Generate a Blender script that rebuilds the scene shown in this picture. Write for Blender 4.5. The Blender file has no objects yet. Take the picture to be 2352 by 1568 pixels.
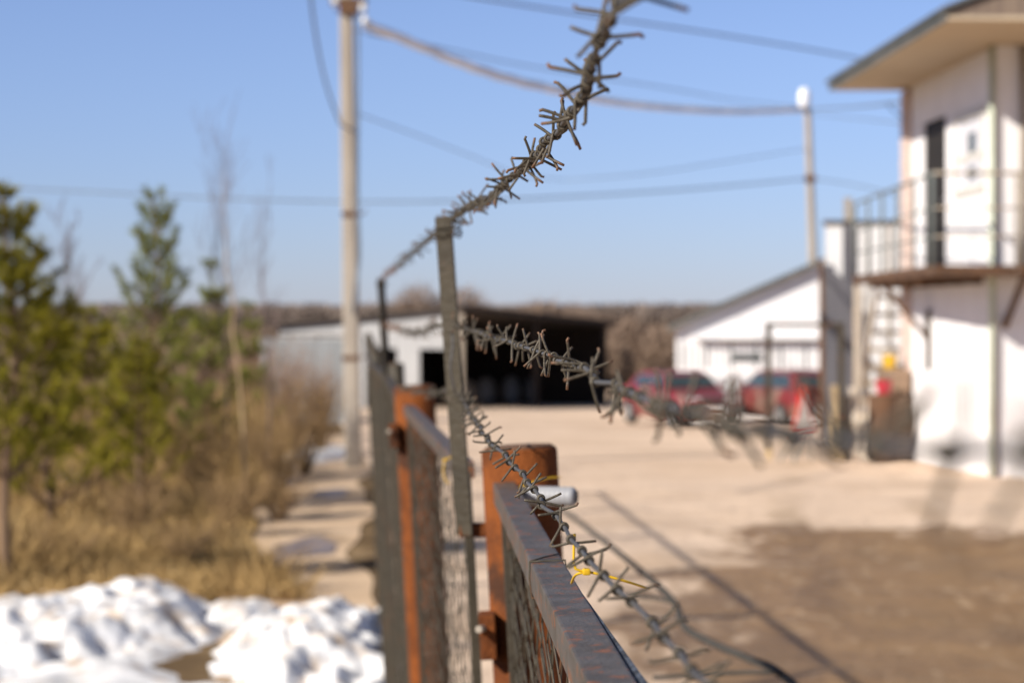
import bpy, bmesh, math, random
import numpy as np
from mathutils import Vector, Matrix, Quaternion, noise as mnoise

random.seed(11)
rng = np.random.default_rng(7)
scene = bpy.context.scene
COL = scene.collection
R = math.radians

# ------------------------------------------------------------------ camera, light, exposure
EYE = 2.10
cd = bpy.data.cameras.new("camera")
cam = bpy.data.objects.new("camera", cd)
COL.objects.link(cam)
cam.location = (0, 0, EYE)
cam.rotation_euler = (R(90), 0, 0)
cd.lens = 50.0
cd.sensor_fit = 'HORIZONTAL'
cd.sensor_width = 22.3
cd.shift_y = -0.0251
cd.clip_start = 0.05
cd.clip_end = 6000
cd.dof.use_dof = True
cd.dof.focus_distance = 1.78
cd.dof.aperture_fstop = 5.7
cd.dof.aperture_blades = 0
scene.camera = cam

SUN_SIDE, SUN_EL = 35.0, 29.8          # degrees behind the camera's left, elevation
world = bpy.data.worlds.new("World")
scene.world = world
world.use_nodes = True
wn = world.node_tree
bg = wn.nodes["Background"]
sky = wn.nodes.new("ShaderNodeTexSky")
sky.sky_type = 'NISHITA'
sky.sun_disc = False
sky.sun_elevation = R(SUN_EL)
sky.sun_rotation = R(270 - SUN_SIDE)
sky.altitude = 100
sky.air_density = 1.0
sky.dust_density = 0.1
sky.ozone_density = 4.5
tint = wn.nodes.new("ShaderNodeMix")
tint.data_type = 'RGBA'; tint.blend_type = 'MULTIPLY'
tint.inputs[0].default_value = 1.0
wc = wn.nodes.new("ShaderNodeTexCoord")
wsep = wn.nodes.new("ShaderNodeSeparateXYZ")
wn.links.new(wc.outputs["Generated"], wsep.inputs[0])
wel = wn.nodes.new("ShaderNodeMapRange"); wel.interpolation_type = 'SMOOTHSTEP'
wel.inputs[1].default_value = -0.02; wel.inputs[2].default_value = 0.15
wn.links.new(wsep.outputs[2], wel.inputs[0])
whz = wn.nodes.new("ShaderNodeMix"); whz.data_type = 'RGBA'
whz.inputs[6].default_value = (0.53, 0.585, 0.90, 1)      # low haze layer
whz.inputs[7].default_value = (0.77, 0.71, 0.89, 1)
wn.links.new(wel.outputs[0], whz.inputs[0])
wel2 = wn.nodes.new("ShaderNodeMapRange"); wel2.interpolation_type = 'SMOOTHSTEP'
wel2.inputs[1].default_value = 0.17; wel2.inputs[2].default_value = 0.55
wn.links.new(wsep.outputs[2], wel2.inputs[0])
wup = wn.nodes.new("ShaderNodeMix"); wup.data_type = 'RGBA'
wn.links.new(wel2.outputs[0], wup.inputs[0])
wn.links.new(whz.outputs[2], wup.inputs[6])
wup.inputs[7].default_value = (0.60, 0.48, 0.44, 1)      # deeper sky overhead
wn.links.new(wup.outputs[2], tint.inputs[7])
wn.links.new(sky.outputs[0], tint.inputs[6])
wn.links.new(tint.outputs[2], bg.inputs[0])
bg.inputs[1].default_value = 0.100

sd = bpy.data.lights.new("sun", 'SUN')
sd.energy = 5.0
sd.angle = R(0.8)
sd.color = (1.0, 0.935, 0.85)
sun = bpy.data.objects.new("sun", sd)
COL.objects.link(sun)
a = R(SUN_SIDE); e = R(SUN_EL)
to_sun = Vector((-math.cos(a) * math.cos(e), -math.sin(a) * math.cos(e), math.sin(e)))
sun.rotation_euler = to_sun.to_track_quat('Z', 'Y').to_euler()
sun.location = (-10, -8, 12)

scene.view_settings.view_transform = 'Standard'
scene.view_settings.look = 'None'
scene.view_settings.exposure = 0.50
scene.view_settings.gamma = 1.0
scene.cycles.use_denoising = True
try:
    scene.cycles.denoiser = 'OPENIMAGEDENOISE'
except Exception:
    pass
scene.cycles.max_bounces = 6
scene.cycles.transparent_max_bounces = 6

# ------------------------------------------------------------------ helpers
FPX = 5274.0
def P(px, py, d):
    """a point seen at (px, py) of the 2352 x 1568 view, d metres out"""
    return Vector(((px - 1176) / FPX * d, d, EYE - (py - 725) / FPX * d))

def gz(y):
    if y < 30: return 0.0
    if y < 80: return -0.0172 * (y - 30)
    return -0.86

def srgb(r, g, b):
    f = lambda c: (c / 255 / 12.92) if c / 255 <= .04045 else ((c / 255 + .055) / 1.055) ** 2.4
    return (f(r), f(g), f(b))

def material(name, c1, c2=None, scale=8.0, rough=0.8, metal=0.0, bump=0.0, bscale=None, lo=.35, hi=.65,
             c3=None, scale3=3.0, lo3=.55, hi3=.7, stretch=None, spec=0.4, detail=6.0):
    m = bpy.data.materials.new(name)
    m.use_nodes = True
    nt = m.node_tree
    b = nt.nodes["Principled BSDF"]
    b.inputs["Roughness"].default_value = rough
    b.inputs["Metallic"].default_value = metal
    b.inputs["Specular IOR Level"].default_value = spec
    tc = nt.nodes.new("ShaderNodeTexCoord")
    vec = tc.outputs["Object"]
    if stretch:
        mp = nt.nodes.new("ShaderNodeMapping")
        mp.inputs["Scale"].default_value = stretch
        nt.links.new(vec, mp.inputs[0]); vec = mp.outputs[0]
    col = None
    def nz(s):
        n = nt.nodes.new("ShaderNodeTexNoise")
        n.inputs["Scale"].default_value = s
        n.inputs["Detail"].default_value = detail
        n.inputs["Roughness"].default_value = .62
        nt.links.new(vec, n.inputs["Vector"])
        return n.outputs["Fac"]
    def ramp(f, l, h):
        r = nt.nodes.new("ShaderNodeMapRange")
        r.interpolation_type = 'SMOOTHSTEP'
        r.inputs[1].default_value = l; r.inputs[2].default_value = h
        nt.links.new(f, r.inputs[0]); return r.outputs[0]
    def mix(f, x, y):
        n = nt.nodes.new("ShaderNodeMix"); n.data_type = 'RGBA'
        nt.links.new(f, n.inputs[0])
        for k, v in ((6, x), (7, y)):
            if isinstance(v, tuple): n.inputs[k].default_value = (*v, 1)
            else: nt.links.new(v, n.inputs[k])
        return n.outputs[2]
    if c2 is None:
        b.inputs["Base Color"].default_value = (*c1, 1)
    else:
        col = mix(ramp(nz(scale), lo, hi), c1, c2)
        if c3 is not None:
            col = mix(ramp(nz(scale3), lo3, hi3), col, c3)
        nt.links.new(col, b.inputs["Base Color"])
    if bump > 0:
        bn = nt.nodes.new("ShaderNodeBump")
        bn.inputs["Strength"].default_value = min(1.0, bump)
        bn.inputs["Distance"].default_value = 0.01
        nt.links.new(nz(bscale or scale * 3), bn.inputs["Height"])
        nt.links.new(bn.outputs[0], b.inputs["Normal"])
    m["tools"] = 0
    return m

class MB:
    def __init__(s):
        s.v = []; s.f = []
    def add(s, vs, fs):
        o = len(s.v)
        s.v.extend([tuple(x) for x in vs])
        s.f.extend([tuple(i + o for i in f) for f in fs])
        return s
    def box(s, x0, x1, y0, y1, z0, z1):
        return s.add([(x0, y0, z0), (x1, y0, z0), (x1, y1, z0), (x0, y1, z0), (x0, y0, z1), (x1, y0, z1), (x1, y1, z1), (x0, y1, z1)],
                     [(3, 2, 1, 0), (4, 5, 6, 7), (0, 1, 5, 4), (1, 2, 6, 5), (2, 3, 7, 6), (3, 0, 4, 7)])
    def beam(s, p, q, w, h, up=Vector((0, 0, 1)), roll=0.0):
        p = Vector(p); q = Vector(q); d = (q - p).normalized()
        if abs(d.dot(up)) > .98: up = Vector((0, 1, 0))
        x = d.cross(up).normalized(); y = x.cross(d).normalized()
        if roll:
            qn = Quaternion(d, roll); x = qn @ x; y = qn @ y
        vs = []
        for c in (p, q):
            for sx, sy in ((-1, -1), (1, -1), (1, 1), (-1, 1)):
                vs.append(c + x * (w / 2 * sx) + y * (h / 2 * sy))
        return s.add(vs, [(3, 2, 1, 0), (4, 5, 6, 7), (0, 1, 5, 4), (1, 2, 6, 5), (2, 3, 7, 6), (3, 0, 4, 7)])
    def tube(s, pts, r, n=8, cap=True):
        pts = [Vector(p) for p in pts]
        rs = r if hasattr(r, '__len__') else [r] * len(pts)
        t = []
        for i in range(len(pts)):
            d = pts[min(i + 1, len(pts) - 1)] - pts[max(i - 1, 0)]
            t.append(d.normalized() if d.length > 1e-9 else Vector((0, 0, 1)))
        u = t[0].orthogonal().normalized()
        vs = []; fs = []
        for i, p in enumerate(pts):
            u = (u - t[i] * u.dot(t[i]))
            u = u.normalized() if u.length > 1e-6 else t[i].orthogonal().normalized()
            w = t[i].cross(u)
            for k in range(n):
                an = 2 * math.pi * k / n
                vs.append(p + (u * math.cos(an) + w * math.sin(an)) * rs[i])
        for i in range(len(pts) - 1):
            for k in range(n):
                k2 = (k + 1) % n
                fs.append((i * n + k, i * n + k2, (i + 1) * n + k2, (i + 1) * n + k))
        if cap:
            fs.append(tuple(range(n - 1, -1, -1)))
            fs.append(tuple((len(pts) - 1) * n + k for k in range(n)))
        return s.add(vs, fs)
    def prism(s, poly, ax, lo, hi):
        """poly: 2-D points, extruded along axis ax"""
        n = len(poly); vs = []
        for h in (lo, hi):
            for (u, w) in poly:
                vs.append((h, u, w) if ax == 'x' else (u, h, w) if ax == 'y' else (u, w, h))
        fs = [tuple(range(n)), tuple(range(2 * n - 1, n - 1, -1))]
        for i in range(n):
            j = (i + 1) % n
            fs.append((j, i, n + i, n + j))
        return s.add(vs, fs)
    def build(s, name, mat, parent=None, smooth=False, bevel=0.0):
        me = bpy.data.meshes.new(name)
        me.from_pydata(s.v, [], s.f)
        me.update()
        bm = bmesh.new(); bm.from_mesh(me)
        bmesh.ops.recalc_face_normals(bm, faces=bm.faces)
        if bevel > 0:
            bmesh.ops.bevel(bm, geom=list(bm.edges), offset=bevel, segments=2, affect='EDGES', profile=.6)
        bm.to_mesh(me); bm.free()
        if smooth:
            for p in me.polygons: p.use_smooth = True
        me.materials.append(mat)
        o = bpy.data.objects.new(name, me)
        COL.objects.link(o)
        if parent is not None: o.parent = parent
        return o

def raw_mesh(name, V, F, mat, parent=None, smooth=False):
    me = bpy.data.meshes.new(name)
    V = np.asarray(V, dtype=np.float32); F = np.asarray(F, dtype=np.int32)
    k = F.shape[1]
    me.vertices.add(len(V)); me.vertices.foreach_set("co", V.ravel())
    me.loops.add(F.size); me.loops.foreach_set("vertex_index", F.ravel())
    me.polygons.add(len(F))
    me.polygons.foreach_set("loop_start", np.arange(0, F.size, k, dtype=np.int32))
    me.polygons.foreach_set("loop_total", np.full(len(F), k, dtype=np.int32))
    if smooth: me.polygons.foreach_set("use_smooth", np.ones(len(F), dtype=bool))
    me.update(calc_edges=True)
    me.materials.append(mat)
    o = bpy.data.objects.new(name, me); COL.objects.link(o)
    if parent is not None: o.parent = parent
    return o

def tag(o, label=None, cat=None, group=None, kind=None):
    if label: o["label"] = label
    if cat: o["category"] = cat
    if group: o["group"] = group
    if kind: o["kind"] = kind
    return o

def empty(name, loc, label, cat, group=None, rz=0.0):
    o = bpy.data.objects.new(name, None); COL.objects.link(o)
    o.location = loc; o.rotation_euler = (0, 0, rz); o.empty_display_size = .1
    return tag(o, label, cat, group)

def copy_tree(o, parent=None):
    c = o.copy(); COL.objects.link(c)
    if parent is not None: c.parent = parent
    for ch in list(o.children): copy_tree(ch, c)
    return c

def catmull(pts, step):
    pts = [Vector(p) for p in pts]
    ext = [pts[0] * 2 - pts[1]] + pts + [pts[-1] * 2 - pts[-2]]
    out = []
    for i in range(1, len(ext) - 2):
        p0, p1, p2, p3 = ext[i - 1:i + 3]
        n = max(2, int((p2 - p1).length / step))
        for k in range(n):
            t = k / n
            # centripetal-safe cubic through the points with limited tangents
            l01 = max((p1 - p0).length, 1e-6); l12 = max((p2 - p1).length, 1e-6); l23 = max((p3 - p2).length, 1e-6)
            m1 = ((p1 - p0) / l01 * l12 + (p2 - p1)) * .5 * (l12 and 1)
            m2 = ((p2 - p1) + (p3 - p2) / l23 * l12) * .5
            t2, t3 = t * t, t * t * t
            out.append(p1 * (2 * t3 - 3 * t2 + 1) + m1 * (t3 - 2 * t2 + t) + p2 * (-2 * t3 + 3 * t2) + m2 * (t3 - t2))
    out.append(pts[-1])
    return out

# ------------------------------------------------------------------ materials
M = {}
M['zinc'] = material('weathered_galvanised_wire', (.20, .185, .16), (.30, .285, .265), 220, .48, .55, .3, 900, c3=(.16, .11, .075), scale3=60, lo3=.56, hi3=.72)
M['strand'] = material('grey_galvanised_wire', (.070, .066, .062), (.115, .11, .107), 150, .5, .2, .25, 800, c3=(.17, .13, .10), scale3=45, lo3=.58, hi3=.75)
M['dark_wire'] = material('dark_oxidised_wire', (.045, .04, .033), (.065, .057, .047), 90, .9, .0, .2)
M['rail'] = material('worn_grey_brown_paint', (.075, .062, .047), (.112, .098, .086), 22, .5, .1, .35, 160, c3=(.21, .085, .035), scale3=60, lo3=.53, hi3=.63)
M['steel_dark'] = material('olive_grey_painted_steel', (.040, .031, .018), (.060, .047, .028), 16, .6, .1, .3, 90, c3=(.14, .05, .018), scale3=9, lo3=.58, hi3=.68)
M['steel_blue'] = material('blue_grey_rough_steel', (.09, .105, .135), (.03, .032, .036), 45, .6, .2, .6, 90)
M['mesh_wire'] = material('dull_fence_wire', (.042, .034, .021), (.07, .058, .038), 40, .7, .1, c3=(.15, .062, .025), scale3=5, lo3=.55, hi3=.7)
M['rust'] = material('orange_rust', (.22, .064, .015), (.11, .034, .011), 14, .9, 0, .6, 120, c3=(.060, .026, .014), scale3=9, lo3=.53, hi3=.68, spec=.15)
M['pvc'] = material('pale_grey_plastic', (.36, .36, .375), (.30, .30, .31), 30, .45)
M['yellow'] = material('yellow_nylon', (.72, .44, .012), (.60, .36, .012), 60, .35)
M['concrete'] = material('pole_concrete', (.42, .36, .29), (.33, .28, .225), 5, .9, 0, .4, 60, stretch=(1, 1, .2))
M['rust_band'] = material('rusted_band_steel', (.17, .085, .04), (.10, .055, .03), 20, .85)
M['porcelain'] = material('white_porcelain', (.78, .77, .74), (.7, .69, .66), 20, .25)
M['cable_pale'] = material('pale_grey_cable', (.92, .90, .88), (.62, .62, .66), .6, .5)
M['cable_dark'] = material('dark_grey_cable', (.16, .19, .23), (.12, .145, .18), 2, .6)
M['lamp'] = material('white_lamp_glass', (.85, .85, .86), (.8, .8, .82), 6, .2)
M['plaster'] = material('white_limewash', (.82, .80, .79), (.77, .75, .74), 1.6, .85, 0, .3, 25, c3=(.62, .59, .55), scale3=.8, lo3=.62, hi3=.8)
M['white_sheet'] = material('white_painted_sheet', (.70, .69, .68), (.62, .61, .60), .9, .6, 0, .1, stretch=(6, 6, .5))
M['soffit'] = material('tan_painted_boards', (.52, .42, .29), (.45, .36, .25), 1.2, .8, 0, .1, stretch=(1, 8, 1))
M['gable'] = material('brown_weathered_boards', (.24, .18, .13), (.17, .125, .095), 1.5, .85, 0, .2, stretch=(10, 1, .6))
M['roof_dark'] = material('dark_grey_roof_sheet', (.075, .08, .075), (.12, .12, .11), 2, .7)
M['door_brown'] = material('dark_brown_door_paint', (.016, .012, .008), (.011, .009, .006), 4, .7)
M['frame_white'] = material('pale_window_paint', (.62, .59, .52), (.55, .52, .46), 6, .5)
M['curtain'] = material('pale_curtain_glass', (.62, .61, .66), (.70, .69, .72), 4, .3)
M['glass_dark'] = material('dark_window_glass', (.02, .028, .03), (.035, .042, .04), 3, .08, spec=.6)
M['rust_deck'] = material('rust_brown_deck_steel', (.12, .06, .03), (.075, .04, .022), 3, .85)
M['rail_pale'] = material('pale_tan_rail_paint', (.36, .30, .23), (.27, .23, .18), 4, .7)
M['rail_grey'] = material('grey_green_rail_paint', (.16, .18, .17), (.12, .13, .12), 4, .7)
M['green_pipe'] = material('pale_green_pipe_paint', (.52, .56, .43), (.45, .49, .37), 5, .6)
M['brick'] = material('pink_brick', (.62, .48, .41), (.56, .43, .37), 9, .9, 0, .4, c3=(.66, .58, .50), scale3=14, lo3=.56, hi3=.62)
M['grey_sheet'] = material('dark_grey_sheet_metal', (.09, .088, .10), (.125, .12, .13), 1.4, .6, .1, stretch=(5, 5, .6))  # grey of the garage drain pipe, also the shade colour of the added panel
M['corrugated'] = material('pale_grey_corrugated_sheet', (.215, .225, .23), (.165, .17, .17), 1.1, .6, .1, stretch=(4, 4, .3), c3=(.22, .17, .125), scale3=.7, lo3=.6, hi3=.75)
M['shed_sheet'] = material('off_white_shed_cladding', (.36, .355, .35), (.28, .275, .27), .9, .7, 0, .1, stretch=(5, 5, .5))
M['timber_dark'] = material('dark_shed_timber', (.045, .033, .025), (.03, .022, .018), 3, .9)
M['timber_pale'] = material('pale_bleached_timber', (.60, .52, .42), (.48, .40, .31), 5, .85, stretch=(3, 3, .4))
M['timber_tan'] = material('tan_timber', (.50, .38, .22), (.40, .29, .16), 5, .85, stretch=(3, 3, .4))
M['crate'] = material('brown_crate_boards', (.30, .20, .13), (.22, .15, .10), 5, .9, stretch=(2, 2, 8))
M['red_paint'] = material('red_car_paint', (.20, .018, .024), (.16, .014, .019), 3, .35, 0, c3=(.22, .15, .115), scale3=1.6, lo3=.46, hi3=.7, spec=.6)
M['maroon_paint'] = material('dusty_red_car_paint', (.17, .022, .021), (.13, .018, .018), 3, .4, 0, c3=(.22, .16, .12), scale3=1.6, lo3=.44, hi3=.7, spec=.5)
M['car_glass'] = material('car_window_glass', (.035, .05, .055), (.05, .07, .07), 2, .06, spec=.7)
M['tyre'] = material('black_tyre_rubber', (.028, .026, .024), (.05, .045, .038), 8, .9)
M['rim'] = material('grey_wheel_rim', (.42, .42, .42), (.32, .31, .3), 6, .4, .6)
M['lamp_red'] = material('red_tail_light_lens', (.62, .02, .03), (.55, .015, .025), 9, .15)
M['lamp_clear'] = material('clear_headlight_lens', (.66, .66, .64), (.55, .55, .53), 9, .12)
M['bumper'] = material('dark_bumper_plastic', (.05, .048, .046), (.07, .065, .06), 5, .7)
M['plate'] = material('white_number_plate', (.7, .7, .68), (.64, .64, .62), 8, .5)
M['red_plastic'] = material('red_plastic', (.40, .03, .045), (.34, .025, .035), 6, .4)
M['yellow_plastic'] = material('yellow_plastic', (.70, .42, .03), (.62, .36, .03), 6, .4)
M['sign_red'] = material('red_sign_border', (.75, .07, .03), (.68, .06, .03), 8, .5)
M['sign_white'] = material('white_sign_face', (.75, .75, .74), (.68, .68, .67), 8, .5)
M['sign_black'] = material('black_sign_symbol', (.02, .02, .02), (.03, .03, .03), 8, .6)
M['needles'] = material('pine_needles', (.31, .265, .022), (.155, .14, .012), 2.2, .6, 0, c3=(.38, .32, .05), scale3=3.5, lo3=.55, hi3=.72, spec=.12)
M['needles_blue'] = material('blue_green_pine_needles', (.25, .26, .045), (.15, .165, .03), 2.2, .6, 0, c3=(.32, .30, .07), scale3=3.5, lo3=.55, hi3=.72, spec=.12)
M['bark'] = material('pine_bark', (.22, .14, .08), (.14, .085, .05), 9, .95, 0, .4, stretch=(1, 1, .25))
M['birch'] = material('yellow_brown_sapling_bark', (.42, .30, .16), (.32, .22, .12), 7, .8, stretch=(1, 1, .2))
M['twig'] = material('mauve_brown_twigs', (.14, .095, .085), (.10, .07, .06), 3, .85)
M['shrub'] = material('brown_shrub_twigs', (.27, .17, .075), (.18, .11, .05), 3, .9)
M['shrub_red'] = material('reddish_brown_shrub_twigs', (.25, .145, .085), (.17, .10, .065), 3, .9)
M['dry_grass'] = material('dry_tan_grass', (.46, .305, .125), (.24, .15, .058), 3.2, .85, 0, c3=(.68, .50, .26), scale3=6, lo3=.55, hi3=.72, spec=.2)
M['scrub_far'] = material('grey_brown_scrub', (.27, .19, .135), (.19, .135, .10), .35, .95, spec=.1)
M['wood_far'] = material('far_bare_wood', (.215, .17, .14), (.185, .145, .12), .02, .95, spec=.1)
M['litter'] = material('dead_leaf_litter', (.42, .28, .13), (.2, .13, .06), 12, .9)
M['pebble'] = material('pale_stone', (.40, .33, .26), (.3, .25, .2), 30, .9)

# barb wire: browned cut tips (rust on the thing itself)
def barb_material():
    m = material('barb_wire_with_rusty_tips', (.060, .048, .031), (.105, .086, .060), 260, .5, .22, .25, 900)
    nt = m.node_tree; b = nt.nodes["Principled BSDF"]
    tc = nt.nodes.new("ShaderNodeTexCoord")
    ln = nt.nodes.new("ShaderNodeVectorMath"); ln.operation = 'LENGTH'
    nt.links.new(tc.outputs["Object"], ln.inputs[0])
    mr = nt.nodes.new("ShaderNodeMapRange"); mr.interpolation_type = 'SMOOTHSTEP'
    mr.inputs[1].default_value = .0135; mr.inputs[2].default_value = .0195
    nt.links.new(ln.outputs["Value"], mr.inputs[0])
    mx = nt.nodes.new("ShaderNodeMix"); mx.data_type = 'RGBA'
    old = b.inputs["Base Color"].links[0].from_socket
    nt.links.new(mr.outputs[0], mx.inputs[0]); nt.links.new(old, mx.inputs[6])
    mx.inputs[7].default_value = (.17, .085, .045, 1)
    nt.links.new(mx.outputs[2], b.inputs["Base Color"])
    return m
M['barb'] = barb_material()

# snow with dirt
def snow_material():
    m = material('old_dirty_snow', (.90, .89, .88), (.82, .80, .77), 3, .6, 0, .5, 22, c3=(.55, .41, .28), scale3=4.2, lo3=.48, hi3=.70, spec=.3)
    return m
M['snow'] = snow_material()

# soil of the yard: pale dry crust with darker wet soil where the low ground is
def yard_material():
    m = bpy.data.materials.new('packed_yard_soil'); m.use_nodes = True
    nt = m.node_tree; b = nt.nodes["Principled BSDF"]; L = nt.links.new
    tc = nt.nodes.new("ShaderNodeTexCoord")
    def nz(scale, sx=1, sy=1, det=7, rough=.62):
        mp = nt.nodes.new("ShaderNodeMapping"); mp.inputs["Scale"].default_value = (sx, sy, 1)
        L(tc.outputs["Object"], mp.inputs[0])
        n = nt.nodes.new("ShaderNodeTexNoise"); n.inputs["Scale"].default_value = scale
        n.inputs["Detail"].default_value = det; n.inputs["Roughness"].default_value = rough
        L(mp.outputs[0], n.inputs["Vector"]); return n.outputs["Fac"]
    def mr(f, l, h, o0=0., o1=1.):
        r = nt.nodes.new("ShaderNodeMapRange"); r.interpolation_type = 'SMOOTHSTEP'
        for i, v in ((1, l), (2, h), (3, o0), (4, o1)): r.inputs[i].default_value = v
        L(f, r.inputs[0]); return r.outputs[0]
    def math_(op, x, y):
        n = nt.nodes.new("ShaderNodeMath"); n.operation = op
        for i, v in ((0, x), (1, y)):
            if isinstance(v, (int, float)): n.inputs[i].default_value = v
            else: L(v, n.inputs[i])
        return n.outputs[0]
    def mix(f, x, y):
        n = nt.nodes.new("ShaderNodeMix"); n.data_type = 'RGBA'; L(f, n.inputs[0])
        for k, v in ((6, x), (7, y)):
            if isinstance(v, tuple): n.inputs[k].default_value = (*v, 1)
            else: L(v, n.inputs[k])
        return n.outputs[2]
    sx = nt.nodes.new("ShaderNodeSeparateXYZ"); L(tc.outputs["Object"], sx.inputs[0])
    X, Y = sx.outputs[0], sx.outputs[1]
    # signed distance-like field for the wet hollow: centre (5, 14), half axes 4.6 x 8
    dx = math_('POWER', math_('ABSOLUTE', math_('DIVIDE', math_('SUBTRACT', X, 6.4), 5.75), 0), 4)
    dy = math_('POWER', math_('ABSOLUTE', math_('DIVIDE', math_('SUBTRACT', Y, 12.0), 10.2), 0), 4)
    d = math_('POWER', math_('ADD', dx, dy), .25)
    d = math_('ADD', d, math_('MULTIPLY', math_('SUBTRACT', nz(.5, 1.0, .6), .5), .75))
    d = math_('ADD', d, math_('MULTIPLY', math_('SUBTRACT', nz(2.4, 1.0, .5), .5), .45))
    wet = mr(d, 1.0, .90)
    streak = mr(nz(.42, .42, 1.0), .48, .64)
    island = mr(nz(1.7, .7, 1.0), .61, .70)
    dry = mix(mr(nz(1.3), .3, .7), (.67, .50, .36), (.77, .59, .44))
    dry = mix(mr(nz(14), .45, .75), dry, (.52, .385, .28))
    q_ = math_('SUBTRACT', math_('SUBTRACT', X, math_('MULTIPLY', Y, .12)), math_('MULTIPLY', math_('SUBTRACT', nz(.16), .5), 2.2))
    trk = None
    for c_ in (.1, 1.6, 3.2, 4.9, 6.5):
        t_ = mr(math_('ABSOLUTE', math_('SUBTRACT', q_, c_), 0), .26, .07)
        trk = t_ if trk is None else math_('MAXIMUM', trk, t_)
    trk = math_('MULTIPLY', trk, mr(nz(.9, 1, .35), .40, .62))
    dry = mix(math_('MULTIPLY', streak, .5), dry, (.46, .32, .205))
    dry = mix(math_('MULTIPLY', trk, .55), dry, (.40, .28, .175))
    wetc = mix(mr(nz(2.2), .35, .65), (.30, .185, .092), (.245, .148, .075))
    wetc = mix(mr(nz(7, 1, .6), .57, .66), wetc, (.44, .31, .19))
    wetc = mix(math_('MULTIPLY', island, .7), wetc, (.46, .325, .21))
    wetc = mix(math_('MULTIPLY', trk, .5), wetc, (.14, .085, .045))
    L(mix(wet, dry, wetc), b.inputs["Base Color"])
    L(mr(wet, 0, 1, .95, .55), b.inputs["Roughness"])
    b.inputs["Specular IOR Level"].default_value = .22
    bn = nt.nodes.new("ShaderNodeBump"); bn.inputs["Strength"].default_value = .7; bn.inputs["Distance"].default_value = .05
    L(nz(5, 1, .7), bn.inputs["Height"]); L(bn.outputs[0], b.inputs["Normal"])
    return m
M['yard'] = yard_material()
M['soil'] = material('brown_verge_soil', (.17, .11, .052), (.11, .07, .034), 1.6, .95, 0, .6, 9, c3=(.30, .205, .11), scale3=.9, lo3=.52, hi3=.7, spec=.15)
M['path'] = material('tan_trodden_path', (.68, .50, .335), (.56, .40, .26), 1.3, .95, 0, .5, 12, c3=(.26, .18, .11), scale3=.9, lo3=.56, hi3=.68, stretch=(1, .7, 1), spec=.15)
M['puddle'] = material('muddy_water', (.20, .155, .13), (.27, .20, .155), 2.5, .38, 0, .05, 6, spec=.35)

# ------------------------------------------------------------------ the fence line (plan positions)
FENCE = [(0.112, 0.30), (0.0095, 3.10), (-0.247, 5.80), (-0.430, 8.50), (-0.665, 11.2), (-0.845, 13.9),
         (-1.025, 16.6), (-1.20, 19.3), (-1.375, 22.0), (-1.55, 24.7)]
def fence_x(y):
    if y <= FENCE[0][1]: return FENCE[0][0]
    for (x0, y0), (x1, y1) in zip(FENCE, FENCE[1:]):
        if y <= y1: return x0 + (x1 - x0) * (y - y0) / (y1 - y0)
    return -1.55 - .066 * (y - 24.7)

# ------------------------------------------------------------------ ground
def sheet(name, mat, xs, ys, zoff=0.0, edge=None, rough=0.0):
    V = []; F = []
    nx, ny = len(xs), len(ys)
    for y in ys:
        for i, x in enumerate(xs):
            X = edge(i / (nx - 1), y) if edge else x
            z = gz(y) + zoff
            if rough and y < 30:
                q = X - .12 * y - .5 * mnoise.noise(Vector((y * .1, 2, 5)))
                rut = -.6 * math.exp(-((q - 1.6) / .13) ** 2) - .6 * math.exp(-((q - 3.2) / .13) ** 2) - .5 * math.exp(-((q - .1) / .12) ** 2)
                z += min(1, (30 - y) / 4) * rough * (1.75 + rut + 1.2 * mnoise.noise(Vector((X * .8, y * .5, 3.1))) + .7 * mnoise.noise(Vector((X * 2.2, y * 1.3, 7.7))) + .35 * mnoise.noise(Vector((X * 5, y * 3, 1.7))))
            V.append((X, y, z))
    for j in range(ny - 1):
        for i in range(nx - 1):
            F.append((j * nx + i, j * nx + i + 1, (j + 1) * nx + i + 1, (j + 1) * nx + i))
    o = raw_mesh(name, V, F, mat, smooth=True)
    return tag(o, kind='structure')
ys_far = list(np.arange(-12, 30, 1.5)) + list(np.arange(30, 84, 3)) + [100, 150, 250, 450, 800, 1500, 3000]
sheet('ground', M['soil'], list(np.linspace(-1500, -60, 8)) + list(np.linspace(-50, 50, 41)) + list(np.linspace(60, 1500, 8)), ys_far, -.012)
yard_ys = list(np.arange(-6, 11, .5)) + list(np.arange(11, 27, .16)) + list(np.arange(27, 96, 1.5))
def yard_edge(t, y):
    x0 = fence_x(y) + .18
    if y > 25: x0 = -1.45 - .066 * (y - 24.7) - .02 * max(0, y - 30) ** 1.1
    return x0 + (60 - x0) * t ** 1.8
sheet('yard', M['yard'], list(range(110)), yard_ys, 0.0, yard_edge, .05)
def path_edge(t, y):
    c = fence_x(y) - .47 - .12 * math.sin((y - 11) * .16) ** 2 * (1 if y > 11 else 0) - .012 * max(0, y - 26)
    w = .52 + .10 * math.sin(y * .83) + .05 * math.sin(y * 2.1)
    return c + (t - .5) * 2 * w
sheet('path', M['path'], list(range(9)), list(np.arange(8, 46, .4)), -.004, path_edge)
def puddle(cx, cy, rx, ry, seed):
    n = 40; V = [(cx, cy, gz(cy) + .004)]
    for k in range(n):
        an = 2 * math.pi * k / n
        r = 1 + .35 * mnoise.noise(Vector((math.cos(an) * 1.3 + seed, math.sin(an) * 1.3, seed)))
        V.append((cx + rx * r * math.cos(an), cy + ry * r * math.sin(an), gz(cy) + .004))
    F = [(0, 1 + k, 1 + (k + 1) % n) for k in range(n)]
    return tag(raw_mesh('puddle', V, F, M['puddle']), kind='structure')
puddle(-1.86, 20.9, .30, .85, 1.3)
puddle(-2.15, 27.2, .24, .6, 4.1)
puddle(-2.10, 19.6, .17, .45, 7.7)

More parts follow.
